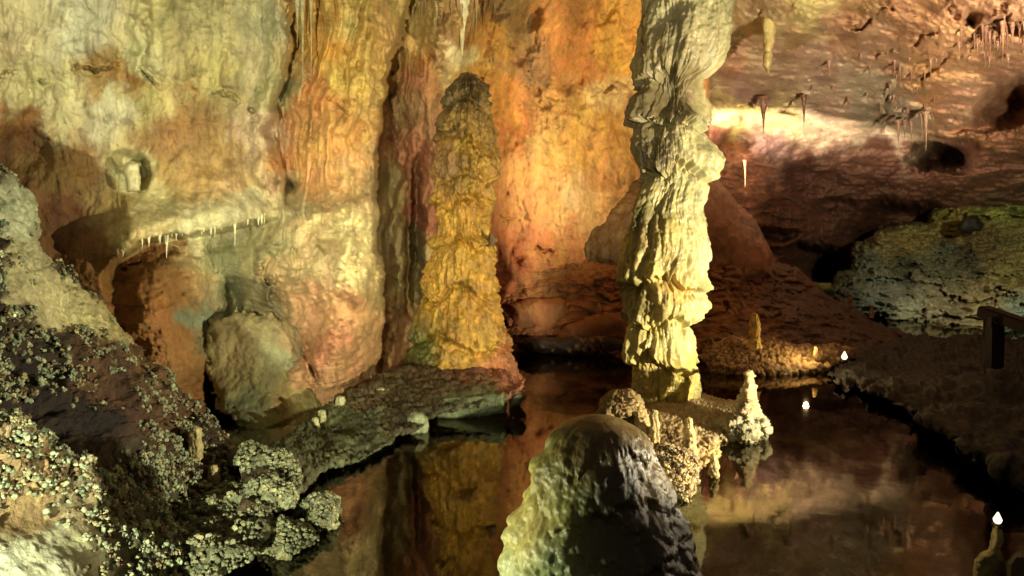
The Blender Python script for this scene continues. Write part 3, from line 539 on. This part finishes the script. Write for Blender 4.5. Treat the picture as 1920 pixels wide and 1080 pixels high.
flow_column('fluted_column', col_rows, 6.5, [148, 235, 330, 533, 600, 674], stain_and_light([(1250,40,176,160,112),(1300,100,170,152,104),(1350,60,176,166,112),(1230,100,150,130,84),(1230,200,112,92,56),(1280,200,130,108,66),(1320,200,170,152,100),(1260,270,186,168,112),(1310,260,190,176,120),(1220,280,110,92,52),(1230,380,176,158,96),(1260,360,190,176,116),(1310,380,196,186,132),(1230,450,190,164,84),(1220,500,186,160,80),(1280,450,196,178,110),(1310,480,200,190,136),(1250,540,196,158,70),(1280,560,198,180,110),(1210,600,196,172,92),(1260,620,204,184,108),(1300,620,208,192,124),(1230,700,196,168,72),(1280,700,200,170,64),(1310,720,176,160,84),(1185,400,120,104,56),(1180,560,130,112,56)], 14, 10),  # darker left edge and neck: shaded side and recess painted in
    M_FLOW, 'tall pale cream fluted column of stacked drums rising out of frame at centre right', 'cave column', ['drapery', 'recessed_neck', 'upper_drum', 'middle_drum', 'ring', 'lower_drum', 'base_ring'],
    inset=0.02, amp=0.085, lip=0.04, flute=0.030, ffreq=5.0, fringe=0.07, wav=0.15, pinch=0.035, knob=0.018, zf=1.3, lump=0.035, seed=6.0, nth=520, step=1.5, extra=colx)

# ------------------------------------------------------------------ foreground stalagmite
fg_rows = [(784,1095,1140),(787,1078,1160),(793,1062,1176),(806,1046,1192),(825,1032,1207),(860,1012,1226),(900,996,1246),(950,976,1262),(990,958,1280),(1030,948,1292),(1080,938,1305),(1200,922,1325),(1320,914,1335)]
def fgx(TH, Z, P):
    left = ss(0.55, 0.95, -np.cos(TH + 0.25)); k = 1 - worley(P * np.array([9, 9, 9]))[0]
    right = ss(0.2, 0.8, np.cos(TH)); return left * 0.05 * (k - 0.3) + right * 0.014 * (1 - worley(P * 24)[0])
fc = stain_and_light([(1120,800,120,84,30),(1080,830,110,84,26),(1040,860,120,110,36),(1010,900,170,150,70),(985,940,186,160,80),(965,990,190,166,96),(1050,920,112,112,40),(1040,990,120,132,90),(1020,1040,130,140,92),(990,1030,146,150,96),(960,1060,176,172,118),(1090,960,84,84,32),(1100,1050,84,92,46),(1135,870,50,42,22),(1150,900,36,30,18),(1180,960,34,28,18),(1215,890,110,84,48),(1245,960,66,48,28),(1220,1000,40,32,20),(1275,1040,66,48,28),(1160,1050,34,30,20),(1130,960,40,38,20),(1150,1010,28,25,15),(1105,900,60,60,24),(1120,1040,44,44,24),(1120,810,84,66,34)], 36, 10, 2.2, 0.2)  # dark middle: unlit gap between two lamps, put into the colour
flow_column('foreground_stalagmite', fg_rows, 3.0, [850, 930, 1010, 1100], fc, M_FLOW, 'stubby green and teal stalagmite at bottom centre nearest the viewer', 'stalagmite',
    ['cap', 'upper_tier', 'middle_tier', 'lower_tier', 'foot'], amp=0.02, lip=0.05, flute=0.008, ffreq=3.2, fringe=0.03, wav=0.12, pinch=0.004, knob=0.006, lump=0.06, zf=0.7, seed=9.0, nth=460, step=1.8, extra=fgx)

# ================================================================== the shelf of the pale column
d3, c3 = popcorn(30, 0.020, 0.62, 0.2, (214, 176, 104), (84, 56, 30))
SH = [(1195,752),(1230,742),(1320,738),(1365,748),(1400,764),(1432,790),(1438,812),(1420,828),(1380,830),(1352,832),(1360,858),(1345,874),(1322,892),(1306,930),(1296,968),(1268,950),(1240,900),(1215,850),(1200,800)]
tag(rock('column_shelf', SH, [(1210,750,6.3),(1350,748,6.4),(1395,775,5.7),(1420,815,5.15),(1300,790,5.5),(1240,830,4.9),(1340,860,4.7),(1310,920,4.2),(1285,960,3.9),(1230,890,4.2),(1210,790,5.4)],
    stain_and_light([(1300,770,170,140,98),(1350,790,170,142,100),(1410,800,176,150,106),(1260,800,186,148,92),(1330,860,200,160,90),(1280,880,170,120,80),(1290,940,176,134,100),(1240,850,120,84,50)], 16, 14), M_CRUST, 1.5, 0.3, 22, (0.06, 2.4), 5, d3, 0.6), 'knobbly tan rock shelf under the pale fluted column', 'rock shelf')
tag(rock('crusted_rock', [(1215,850),(1250,835),(1300,842),(1310,880),(1302,930),(1292,965),(1270,960),(1240,915),(1220,880)], [(1230,850,4.5),(1300,860,4.4),(1290,950,3.85),(1250,900,4.1)], c3, M_CRUST, 1.4, 0.3, 30, (0.03, 3), 4, d3, 0.6),
    'rounded lobe covered in pinkish cream popcorn crust hanging off the shelf above the water', 'crusted rock')
coral([o for o in COL.objects if o.name == 'crusted_rock'][0], (0, 0, 0), 3500, 0.4 + 0 * LAST['X'], 0.004, 0.012, [(214, 180, 116), (200, 160, 110), (190, 166, 120), (150, 110, 70)], M_CRUST, 8)
tag(rock('crusted_rock', [(1118,775),(1124,748),(1145,733),(1178,728),(1202,740),(1214,775),(1226,812),(1232,850),(1214,852),(1200,815),(1188,788),(1160,785),(1135,792)], [(1125,760,5.2),(1180,735,5.4),(1220,840,4.6),(1160,780,5.0)],
    stain_and_light([(1150,750,120,96,44),(1190,760,170,136,80),(1205,800,206,166,100),(1220,840,196,150,90),(1165,780,150,112,60)], 12, 10), M_CRUST, 1.4, 0.25, 18, (0.04, 3), 4, d3, 0.6), 'hooked yellowish knob of crusted rock just left of the pale column base', 'crusted rock')
for i, (px, y0, y1, hw, D, lab) in enumerate([(1226, 768, 842, 11, 4.75, 'thin tan crusted stalagmite on the shelf right of the hooked knob'), (1291, 782, 850, 16, 4.7, 'lumpy tan crusted stalagmite in the middle of the column shelf'), (1337, 850, 905, 11, 4.35, 'pale yellow spur at the outer water edge of the column shelf')]):
    spike('shelf_stalagmite', px, y0, y1, 5, hw, D, M_CRUST, (206, 170, 104), lab, 'stalagmite', None, 2, 0.4, 0.8, i * 3.1 + 1, 60, 80)
tag(rock('water_stalagmite', [(1396,700),(1402,690),(1412,694),(1414,715),(1418,745),(1424,765),(1440,790),(1442,808),(1432,826),(1400,834),(1368,832),(1354,818),(1358,796),(1376,774),(1388,750),(1392,725)], [(1405,700,5.4),(1400,830,5.05),(1360,820,5.1),(1440,810,5.1)],
    stain_and_light([(1404,710,200,170,112),(1400,760,190,160,110),(1380,800,160,150,116),(1420,800,170,156,118),(1395,825,120,110,70)], 12, 10), M_CRUST, 1.2, 0.22, 18, (0.04, 5), 7, lambda X, Y, V: popcorn(26, .018, .62, .3)[0](X, Y, V) + 0.03 * fbm(V * 9, 4, 0.6), 0.7), 'pale beige stalagmite with a thin neck standing in the water right of the column shelf', 'stalagmite')
spike('lit_stalagmite', 1414, 586, 652, 4, 11, 8.2, M_FLOW, (226, 176, 70), 'small glowing yellow stalagmite on the crusted ledge near the lamp', 'stalagmite', None, 2, 0.35, 0.5, 5, 60, 80)
for px, y0, y1, hw, D, c, lab in [(1122, 568, 592, 5, 9.3, (190, 120, 60), 'tiny orange stalagmite on the far ledge left of the pale column'), (1332, 632, 650, 6, 8.3, (170, 120, 70), 'tiny brown stalagmite at the left end of the crusted ledge'), (1529, 650, 668, 5, 8.0, (226, 180, 110), 'tiny cream stalagmite on the crusted ledge left of the lamp'),
                               (1594, 552, 574, 5, 11.6, (150, 110, 90), 'small grey stalagmite in the dark gap at the foot of the layered outcrop'), (1634, 572, 596, 4, 11.2, (176, 130, 110), 'small pinkish stalagmite on the scree below the layered outcrop'),
                               (921, 436, 462, 9, 7.1, (120, 84, 44), 'small brown knob jutting from the right side of the golden stalagmite')]:
    spike('small_stalagmite', px, y0, y1, hw * 0.4, hw, D, M_MUD, c, lab, 'stalagmite', 'tiny stalagmites around the pool', 1, 0.3, 0.6, px * 0.1)

# ================================================================== left shore
d4, c4 = popcorn(20, 0.022, 0.62, 0.35, (150, 146, 96), (66, 48, 26))
SHF = [(455,900),(480,850),(540,815),(590,780),(640,738),(700,712),(745,688),(770,672),(860,672),(950,690),(985,712),(982,742),(950,752),(900,765),(830,772),(800,790),(765,815),(730,830),(700,852),(650,872),(600,890),(560,930),(500,955),(455,960)]
def shf(X, Y): return dz(Y, 0.07 + 0.20 * ss(820, 690, Y) + 0.1 * ss(600, 480, X))
tag(rock('shore_shelf', SHF, [], stain_and_light([(500,850,70,76,42),(560,830,96,104,62),(620,800,84,84,44),(700,740,96,76,42),(760,760,70,60,32),(680,820,80,84,48),(800,700,90,66,36),(860,745,70,66,36),(880,700,110,60,40),(940,700,160,84,56),(900,745,90,92,54),(620,880,100,100,60),(520,900,84,60,36)], 18, 18),
    M_CRUST, 1.8, 0.14, 14, (0.0, 2), 8, lambda X, Y, V: d4(X, Y, V) * 1.0 + 0.05 * fbm(V * 2.2, 3, 0.5, 3) + 0.02 * fbm(V * 9, 4, 0.6, 3), 0.6, shf), 'uneven mossy brown rock shelf along the left shore below the golden stalagmite', 'rock shelf')
tag(rock('flat_slab', [(808,752),(830,742),(880,738),(946,732),(952,760),(948,776),(900,784),(850,790),(815,788)], [(820,770,5.75),(940,750,5.95),(880,784,5.7)], flat(104, 112, 70), M_CRUST, 1.5, 0.4, 9, (0.02, 4), 3, None, 0.8), 'flat grey green slab overhanging the water in front of the golden stalagmite', 'rock slab')
tag(rock('slab_fragment', [(954,740),(975,730),(988,742),(975,760),(955,768)], [(970,750,5.9)], flat(90, 92, 54), M_CRUST, 1.5, 0.3, 9, (0.02, 4), 3, None, 0.8), 'small wedge of rock at the right tip of the flat slab', 'rock')
tag(rock('mossy_rock', [(763,784),(772,773),(790,771),(802,782),(804,800),(801,818),(766,818),(762,800)], [(783,795,5.35)], flat(140, 146, 100), M_CRUST, 1.3, 0.12, 14, (0.015, 6), 2, popcorn(30, .008, .6, .3)[0], 1.0), 'rounded pale green knob poking from the water left of the flat slab', 'rock knob')
for i, (px, y0, y1, hw, D, lab) in enumerate([(637, 742, 784, 11, 5.7, 'pale stubby stalagmite on the left shore, tallest of the three by the smooth boulder'), (603, 768, 800, 8, 5.4, 'middle pale stalagmite on the left shore with a slim round tip'), (591, 782, 812, 8, 5.3, 'shortest pale stalagmite on the left shore, farthest from the golden one'),
                                     (716, 726, 748, 13, 6.1, 'lumpy pale stub on the shore just left of the golden stalagmite'), (697, 730, 750, 10, 6.1, 'small cream stub touching a larger one near the golden stalagmite')]):
    spike('stub_stalagmite', px, y0, y1, hw * 0.7, hw, D, M_CRUST, (176, 170, 112), lab, 'stalagmite', 'stub stalagmites on the left shore', 1, 0.25, 0.6, i * 2.3 + 7, 50, 50)
tag(rock('smooth_boulder', [(382,650),(392,600),(470,585),(575,600),(600,690),(604,770),(570,812),(520,838),(465,836),(440,790),(415,770),(398,730),(386,690)], [(400,630,6.1),(480,600,6.3),(570,600,6.6),(400,740,5.85),(590,720,6.45),(480,830,5.3),(590,800,5.95),(490,700,6.05)],
    stain_and_light([(440,670,170,150,96),(520,680,150,150,106),(430,710,146,132,80),(500,720,136,130,84),(470,760,116,124,88),(540,740,150,126,70),(560,640,160,132,88),(440,620,140,124,80),(500,800,120,124,80),(560,790,140,128,70)], 20, 12, 2.2, 0.12), M_WALL, 1.9, 0.14, 30, (0.07, 1.6), 14, flow_d(0.012, 0.8), 0.7), 'large smooth pale green boulder against the left wall above the shore', 'boulder')

# ------------------------------------------------------------------ foreground left rock mass
LR = [(-500,200),(-200,290),(-60,325),(10,338),(55,368),(72,420),(70,450),(95,492),(130,520),(170,548),(205,590),(232,630),(262,660),(300,712),(330,760),(360,800),(405,850),(430,880),(440,920),(425,1000),(400,1130),(200,1250),(-500,1250)]
LD = [(-500,200,3.2),(0,350,3.8),(70,430,4.0),(150,560,4.1),(0,480,3.5),(100,650,3.6),(0,600,3.1),(250,700,4.1),(0,800,2.6),(200,850,3.2),(350,830,4.2),(430,900,4.1),(0,1000,2.15),(200,1000,2.6),(400,1050,3.2),(0,1150,1.95),(400,1200,2.8),(-500,1200,1.6),(-500,700,2.2)]
d5, c5 = popcorn(21, 0.045, 0.66, 0.46, (196, 204, 146), (40, 26, 15), 1.6, 1.0)
d6, c6 = popcorn(21, 0.045, 0.66, 0.46, (196, 204, 146), (40, 26, 15), 1.6, 1.0, base=stain_and_light([(20,400,190,200,150),(60,470,170,170,120),(20,520,186,176,120),(100,560,190,180,112),(160,600,186,172,104),(200,650,176,156,92),(60,590,176,166,110),(0,640,84,70,44),(120,680,84,54,30),(170,700,96,60,32),(60,720,40,26,16),(200,760,92,56,28),(140,800,44,28,16),(260,700,120,84,44),(300,780,120,78,40),(340,840,70,42,20),(100,880,120,96,54),(250,900,110,88,50),(30,960,180,150,88),(60,1030,220,220,170),(150,1000,176,160,100),(250,970,170,180,140),(330,960,150,150,90),(300,1040,150,170,130),(380,1000,130,124,70),(200,1060,196,196,140)], 20, 20))
def smooth_zone(X, Y):
    q = np.stack([X / 50.0, Y / 50.0, 0 * X], -1); wX = X + 26 * fbm(q, 4); wY = Y + 26 * fbm(q, 4, .5, 9)
    return np.maximum(ss(1.25, 0.7, np.sqrt(((wX + 20) / 230) ** 2 + ((wY - 1090) / 120) ** 2)), np.maximum(ss(1.15, 0.85, np.sqrt(((wX - 40) / 80) ** 2 + ((wY - 430) / 90) ** 2)), ss(1.15, 0.85, np.sqrt(((wX - 110) / 125) ** 2 + ((wY - 575 - 0.40 * (wX - 110)) / 52) ** 2))))
def ldisp(X, Y, V):
    cq = ss(1.3, 0.8, np.sqrt(((X + 20) / 240) ** 2 + ((Y - 1090) / 140) ** 2)); return ldisp0(X, Y, V) * (1 - 0.85 * cq) + cq * 0.012 * fbm(V * 6, 4)
def ldisp0(X, Y, V):
    s = smooth_zone(X, Y); big = 0.10 * fbm(V * 1.5, 4, 0.55, 6) + 0.05 * ridged(V * 3.2, 4, 0.6, 3)
    drape = 0.018 * ridged(np.stack([V[..., 0] * 11, V[..., 1] * 6, V[..., 2] * 2.2], -1), 3, 0.6)
    return big * (1 - 0.5 * s) + s * drape + (1 - s) * 0.35 * d5(X, Y, V)
base_dark = stain_and_light([(120,680,84,54,30),(60,640,60,44,26),(170,700,90,56,30),(60,720,36,24,15),(200,760,84,50,26),(140,800,36,24,15),(260,700,110,76,40),(300,780,100,64,34),(340,840,60,36,18),(100,880,80,62,36),(250,900,70,54,30),(30,960,150,120,70),(60,1040,226,228,180),(0,1080,232,238,196),(150,1040,190,188,140),(100,1075,220,220,176),(170,980,130,112,66),(250,970,84,80,54),(330,960,70,66,40),(300,1040,90,96,66),(380,1000,60,54,30),(400,920,56,36,20)], 20, 26, 3.0, 0.3)  # pale bottom corner: glow of the near lamp put into the colour
def lcol(X, Y, V):
    s = smooth_zone(X, Y)[..., None]
    s = s * (Y < 850)[..., None]
    return base_dark(X, Y, V) * (1 - s) + s * stain_and_light([(20,400,206,214,164),(60,470,190,188,136),(20,520,200,190,134),(100,560,208,198,136),(160,600,200,188,124),(200,650,190,172,106),(60,590,190,178,124)], 20, 16, 2.2, 0.2)(X, Y, V)
slope = tag(rock('coral_crusted_slope', LR, LD, lcol, M_CRUST, 1.5, 0.6, 40, (0.0, 2.0), 7, ldisp, 0.5), 'large dark rock slope covered with pale popcorn coral filling the lower left corner', 'rock slope')
X_, Y_ = LAST['X'], LAST['Y']; V_ = LAST['V']; sm = smooth_zone(X_, Y_)
cl = fbm(V_ * 3.2, 4, 0.6, 12); dens = ss(-0.18, 0.30, cl + 0.55 * ss(820, 1000, Y_ + 0.25 * X_) - 0.08 * np.exp(-(((X_ - 270) / 120) ** 2 + ((Y_ - 760) / 90) ** 2)) + 0.15 * ss(200, 0, X_))
corner = ss(1.2, 0.8, np.sqrt(((X_ + 20) / 230) ** 2 + ((Y_ - 1090) / 130) ** 2))
coral(slope, (0, 0, 0), 84000, (dens ** 1.9) * (1 - sm) * (1 - 0.85 * corner) / (V_[..., 1] ** 1.2 + 0.3) + 0.002, 0.003, 0.0105, [(172, 184, 134), (186, 188, 136), (160, 176, 132), (176, 166, 112), (120, 100, 64)], M_CRUST, 3)
d7, c7 = popcorn(24, 0.018, 0.7, 0.15, (146, 150, 104), (58, 50, 30), 2.0, 4.0)
def wz(z): return lambda X, Y: dz(Y, z)
for poly, z, lab in [([(325,985),(345,940),(380,915),(430,905),(500,925),(505,960),(500,1010),(480,1035),(440,1060),(400,1090),(340,1080)], 0.16, 'broad crusted boulder at the left waterline, nearest the bottom edge'),
                     ([(470,905),(500,888),(550,895),(568,920),(548,945),(500,950),(468,935)], 0.18, 'low crusted boulder behind the broad one on the left shore'),
                     ([(492,1005),(505,985),(540,975),(575,985),(592,1005),(575,1025),(545,1042),(505,1045),(490,1030)], 0.07, 'rounded cracked boulder at the tip of the left waterline'),
                     ([(560,955),(590,940),(625,942),(631,960),(625,985),(595,992),(565,975)], 0.08, 'small outermost boulder jutting into the pool on the left'),
                     ([(440,850),(470,835),(520,850),(560,870),(560,893),(500,890),(450,885)], 0.22, 'flat crusted boulder high on the left shore below the smooth boulder')]:
    tag(rock('crusted_boulder', poly, [], c7, M_CRUST, 1.4, 0.22, 24, (0.0, 2), 4, lambda X, Y, V: d7(X, Y, V) * 0.6 + 0.05 * fbm(V * 4, 5, 0.6), 0.7, wz(z)), lab, 'boulder', 'crusted boulders along the left waterline')
    coral(bpy.data.objects[-1] if False else [o for o in COL.objects if o.name.startswith('crusted_boulder')][-1], (0, 0, 0), 1500, 0.15 + ss(-0.2, 0.4, fbm(LAST['V'] * 6, 3)), 0.005, 0.015, [(150, 154, 108), (130, 134, 90), (160, 156, 104)], M_CRUST, 5)
for i, (px, y0, y1, hw, D, lab) in enumerate([(433, 836, 872, 9, 4.3, 'cream stub stalagmite at the upper right tip of the coral slope'), (400, 872, 912, 11, 3.9, 'pale upright stub at the right edge of the coral slope'), (366, 800, 862, 13, 4.0, 'coral covered finger on the right flank of the coral slope')]):
    spike('slope_stalagmite', px, y0, y1, hw * 0.6, hw, D, M_CRUST, (196, 176, 112), lab, 'stalagmite', 'stalagmites on the coral slope', 1, 0.3, 0.6, i * 1.9 + 3, 50, 60)

# ================================================================== stalactites
def stal(px, y0, y1, hw, D, c, lab, grp, n='stalactite'):
    return spike(n, px, y0, y1, hw, 0.6, D, M_FLOW, c, lab, 'stalactite', grp, 0.6, 0.22, 1.0, px * 0.37, 28, 50)
lip = 'stalactites along the overhanging lip on the left wall'
for px, y0, y1, hw, lab in [(312, 428, 486, 5, 'longest white stalactite hanging from the lip on the left wall'), (330, 428, 452, 4, 'short white stalactite just right of the longest one'), (322, 430, 444, 3, 'tiny white stalactite touching the longest one'), (342, 428, 443, 3, 'tiny white stalactite in the middle of the lip'),
                           (298, 440, 452, 3, 'tiny white stalactite just left of the longest one'), (232, 462, 474, 3, 'tiny stalactite at the far left end of the lip'), (243, 458, 470, 3, 'tiny stalactite second from the left end of the lip'), (378, 425, 440, 3, 'tiny white stalactite right of the lip centre'), (440, 410, 462, 3, 'thin tan stalactite near the right end of the lip'), (415, 415, 432, 3, 'small pale stalactite left of the thin tan one')]:
    stal(px, y0, y1, hw, 5.55 + (px - 230) * 0.0022, (206, 204, 152), lab, lip)
tag(rock('niche_stalagmite', [(236,306),(248,300),(260,306),(262,330),(264,358),(238,360),(236,340),(232,322)], [(248,330,5.62)], flat(206, 192, 132), M_FLOW, 1.3, 0.1, 10, (0.015, 5), 2, flow_d(0.008, 3)), 'short cream pillar in a shadowed niche of the left wall', 'stalagmite')
dr = 'hanging draperies above the golden stalagmite'
for px, y0, y1, hw, c, lab in [(866, -10, 122, 14, (226, 206, 150), 'bright cream drapery hanging directly above the golden stalagmite'), (842, -10, 100, 5, (140, 96, 50), 'thin brown stalactite left of the cream drapery'), (832, -10, 70, 4, (150, 110, 60), 'brown stalactite second left of the cream drapery'), (818, -10, 55, 5, (150, 116, 70), 'brown stalactite third left of the cream drapery'),
                              (884, -10, 80, 5, (150, 104, 56), 'thin brown stalactite right of the cream drapery'), (893, -10, 60, 4, (176, 130, 66), 'short amber stalactite second right of the cream drapery'), (852, -10, 60, 4, (120, 84, 46), 'dark stalactite touching the left of the cream drapery'), (800, -10, 50, 5, (160, 126, 76), 'pale stalactite leftmost of the cluster over the golden stalagmite'), (875, -10, 95, 3, (150, 100, 50), 'slim stalactite touching the right of the cream drapery')]:
    stal(px, y0, y1, hw, 8.1, c, lab, dr)
for px, y0, y1, hw, D, c, lab in [(567, -10, 160, 4, 6.35, (160, 144, 96), 'long thin stalactite hanging along the fold of the left wall'), (583, -10, 165, 3, 6.4, (168, 140, 84), 'long thin stalactite right of the one on the wall fold'), (557, -10, 90, 4, 6.3, (150, 140, 100), 'shorter stalactite left of the pair at the wall fold')]:
    stal(px, y0, y1, hw, D, c, lab, 'stalactites at the fold of the left wall')
rg = 'stalactites hanging from the right ceiling'
for px, y0, y1, hw, D, c, lab in [(1507, 178, 242, 4, 12.6, (110, 64, 44), 'dark stalactite in front of the brightly lit ceiling band'), (1431, 182, 252, 7, 12.9, (130, 76, 50), 'thick brown stalactite beside the bright yellow ceiling patch'), (1397, 300, 352, 3, 13.4, (170, 104, 70), 'thin stalactite low beside the flowstone mound'), (1736, 210, 284, 4, 11.6, (190, 140, 104), 'long pale pink stalactite left of the black hole'),
    (1728, 212, 262, 3, 11.7, (160, 112, 84), 'shorter stalactite just left of the long pale pink one'), (1684, 225, 272, 4, 12.0, (166, 116, 84), 'stubby stalactite at the left of the pink drapery edge'), (1696, 225, 262, 3, 12.0, (150, 100, 74), 'small stalactite second from the left of the pink drapery edge'), (1708, 228, 266, 3, 12.0, (150, 100, 74), 'small stalactite third from the left of the pink drapery edge'),
    (1740, 60, 124, 3, 9.3, (120, 66, 40), 'thin dark stalactite high in the middle of the right ceiling'), (1630, 118, 150, 3, 10.8, (120, 70, 48), 'tiny dark stalactite on the lit side of the ceiling'), (1848, 50, 128, 4, 7.9, (110, 60, 38), 'dark stalactite left of the top right cluster'), (1842, 40, 95, 3, 7.9, (130, 76, 50), 'small stalactite touching the left of the top right cluster'), (1856, 60, 112, 3, 7.9, (130, 76, 50), 'thin stalactite in the left half of the top right cluster'),
    (1880, 40, 112, 4, 7.6, (150, 92, 62), 'brown stalactite in the middle of the top right cluster'), (1888, 40, 100, 3, 7.6, (120, 70, 46), 'slim stalactite right of the middle of the top right cluster'), (1898, 40, 90, 4, 7.5, (140, 84, 56), 'stalactite second from the right edge of the top right cluster'), (1911, 30, 85, 4, 7.4, (120, 66, 44), 'rightmost stalactite of the top right cluster'), (1873, 44, 90, 3, 7.7, (110, 62, 40), 'short stalactite left of the middle of the top right cluster')]:
    stal(px, y0, y1, hw, D, c, lab, rg)
tag(rock('ceiling_drapery', [(1428,-20),(1450,-20),(1452,60),(1446,110),(1440,142),(1434,120),(1430,60)], [(1440,60,9.6)], flat(170, 146, 74), M_FLOW, 1.8, 0.2, 10, (0.02, 3), 3, flow_d(0.02, 2)), 'yellowish hanging drapery on the ceiling right of the pale column', 'drapery')

# ================================================================== lamps, rail
M_HOUS = plain('lamp_housing_metal', (0.05, 0.045, 0.04), 0.4, 0.8)
M_BULB = plain('lit_bulb_glass', (0.9, 0.8, 0.5), 0.2, 0, (1.0, 0.78, 0.38), 3.5)
M_WOOD = plain('dark_stained_timber', (0.016, 0.006, 0.004), 0.5)
def lathe(name, prof, mat, parent, loc=(0, 0, 0), n=32):
    P = np.array(prof, float); th = np.linspace(0, 2 * np.pi, n, endpoint=False)
    V = np.stack([P[:, 0:1] * np.cos(th) + loc[0], P[:, 0:1] * np.sin(th) + loc[1], P[:, 1:2] + 0 * th + loc[2]], -1)
    a = (np.arange(len(P) - 1)[:, None] * n + np.arange(n)); b = (np.arange(len(P) - 1)[:, None] * n + (np.arange(n) + 1) % n)
    return mesh_obj(name, V, np.stack([a, b, b + n, a + n], -1).reshape(-1, 4), np.ones((V.shape[0] * n, 3)) * 0.5, mat, parent)
def lamp(p, s, label, watts, col):
    t = thing('pool_lamp', label, 'lamp', p, 'small lamps by the water')
    lathe('housing', [(0.001, -0.03), (0.045, -0.03), (0.05, 0.0), (0.036, 0.012), (0.03, 0.018), (0.001, 0.018)], M_HOUS, t).scale = (s, s, s)
    lathe('bulb', [(0.018, 0.016), (0.036, 0.035), (0.042, 0.06), (0.034, 0.082), (0.020, 0.110), (0.010, 0.135), (0.001, 0.145)], M_BULB, t).scale = (s, s, s)
    l = bpy.data.lights.new('lamp_light', 'POINT'); l.energy = watts; l.color = col; l.shadow_soft_size = 0.03
    o = bpy.data.objects.new('lamp_light', l); COL.objects.link(o); o.parent = t; o.location = (-0.55 * s, 0.05 * s, 0.28 * s)
    return t
lamp(pt(1583, 676, 7.85), 0.8, 'small bright lamp at the right end of the crusted ledge', 11, (1.0, 0.72, 0.32))
lamp(pt(1870, 984, 2.75), 0.4, 'small added lamp for a reflected gleam, on the pale stalagmite in the lower right corner', 0.8, (1.0, 0.85, 0.45))  # added lamp where a gleam is reflected
tag(rock('lamp_stalagmite', [(1862,984),(1872,982),(1880,995),(1882,1015),(1876,1030),(1884,1050),(1890,1100),(1895,1180),(1820,1180),(1822,1100),(1826,1050),(1838,1034),(1852,1030),(1858,1010)], [(1870,990,2.78),(1860,1100,2.65),(1830,1060,2.7)], flat(176, 150, 84), M_CRUST, 1.3, 0.10, 14, (0.015, 6), 2, popcorn(30, .006, .6, .4)[0], 1.0), 'pale knobbly stalagmite carrying the added lamp in the lower right corner', 'stalagmite')
tag(rock('corner_rock', [(1885,1055),(1900,1035),(1915,1030),(1960,1045),(2000,1100),(2000,1180),(1885,1180)], [(1920,1060,2.6)], flat(84, 70, 36), M_CRUST, 1.6, 0.2, 14, (0.02, 5), 3, None, 0.8), 'dim green brown rock at the lower right corner beside the lamp stalagmite', 'rock')

def beam(name, p0, p1, w, h, mat, parent):
    p0, p1 = Vector([float(v) for v in p0]), Vector([float(v) for v in p1]); d = p1 - p0; L = d.length
    import bmesh
    bm = bmesh.new(); bmesh.ops.create_cube(bm, size=1)
    for v in bm.verts: v.co = Vector((v.co.x * w, v.co.y * h, (v.co.z + 0.5) * L))
    bmesh.ops.bevel(bm, geom=bm.edges[:], offset=min(w, h) * 0.12, segments=2, affect='EDGES')
    me = bpy.data.meshes.new(name); bm.to_mesh(me); bm.free(); me.materials.append(mat)
    o = bpy.data.objects.new(name, me); COL.objects.link(o); o.rotation_euler = d.to_track_quat('Z', 'Y').to_euler(); o.location = p0 - Vector(parent.location); o.parent = parent
    return o
rb = pt(1864, 690, 6.6); t = thing('handrail', 'dark wooden handrail with sloping beam on the right bank in front of the layered outcrop', 'handrail', rb)
beam('post', rb, pt(1866, 592, 6.6), 0.13, 0.13, M_WOOD, t)
beam('rail', pt(1842, 583, 6.75), pt(1990, 634, 5.9), 0.15, 0.12, M_WOOD, t)
beam('thin_post', pt(1848, 640, 6.9), pt(1847, 596, 6.9), 0.03, 0.03, M_WOOD, t)

beam('bracket', pt(1856, 612, 6.52), pt(1858, 594, 6.52), 0.06, 0.02, M_HOUS, t)
RS = random.Random(5)
for i in range(14):
    px = RS.uniform(222, 500); ly = np.interp(px, [190, 215, 260, 320, 400, 460, 520], [510, 486, 455, 440, 432, 420, 400])
    Dw = float(wall_depth(np.array([[px]]), np.array([[ly - 8.0]]))[0, 0]); L_ = RS.uniform(6, 18)
    stal(px, ly - 8, ly - 4 + L_, RS.uniform(1.6, 3.4), Dw + 0.02, (196, 188, 136), 'tiny pale stalactite in the dense fringe along the overhanging lip of the left wall', 'fringe of tiny stalactites on the left lip')
for i in range(40):
    px = RS.choice([RS.uniform(1790, 1925), RS.uniform(1670, 1760), RS.uniform(1500, 1800)]); py = RS.uniform(20, 110) if px > 1780 else RS.uniform(90, 215)
    Dw = float(ceil_depth(np.array([[px]]), np.array([[py]]))[0, 0])
    stal(px, py, py + RS.uniform(10, 40), RS.uniform(1.6, 3.6), Dw + 0.06, (136, 88, 60), 'small brown stalactite scattered over the sloping right ceiling', 'small stalactites scattered over the right ceiling')
for i in range(26):
    px = RS.uniform(765, 935); py = RS.uniform(-10, 30)
    Dw = float(wall_depth(np.array([[px]]), np.array([[py]]))[0, 0])
    stal(px, py - 10, py + RS.uniform(15, 60), RS.uniform(2, 4.5), Dw - 0.04, (160, 122, 70), 'small ochre stalactite in the ragged fringe at the top above the golden stalagmite', 'fringe of small stalactites over the golden stalagmite')
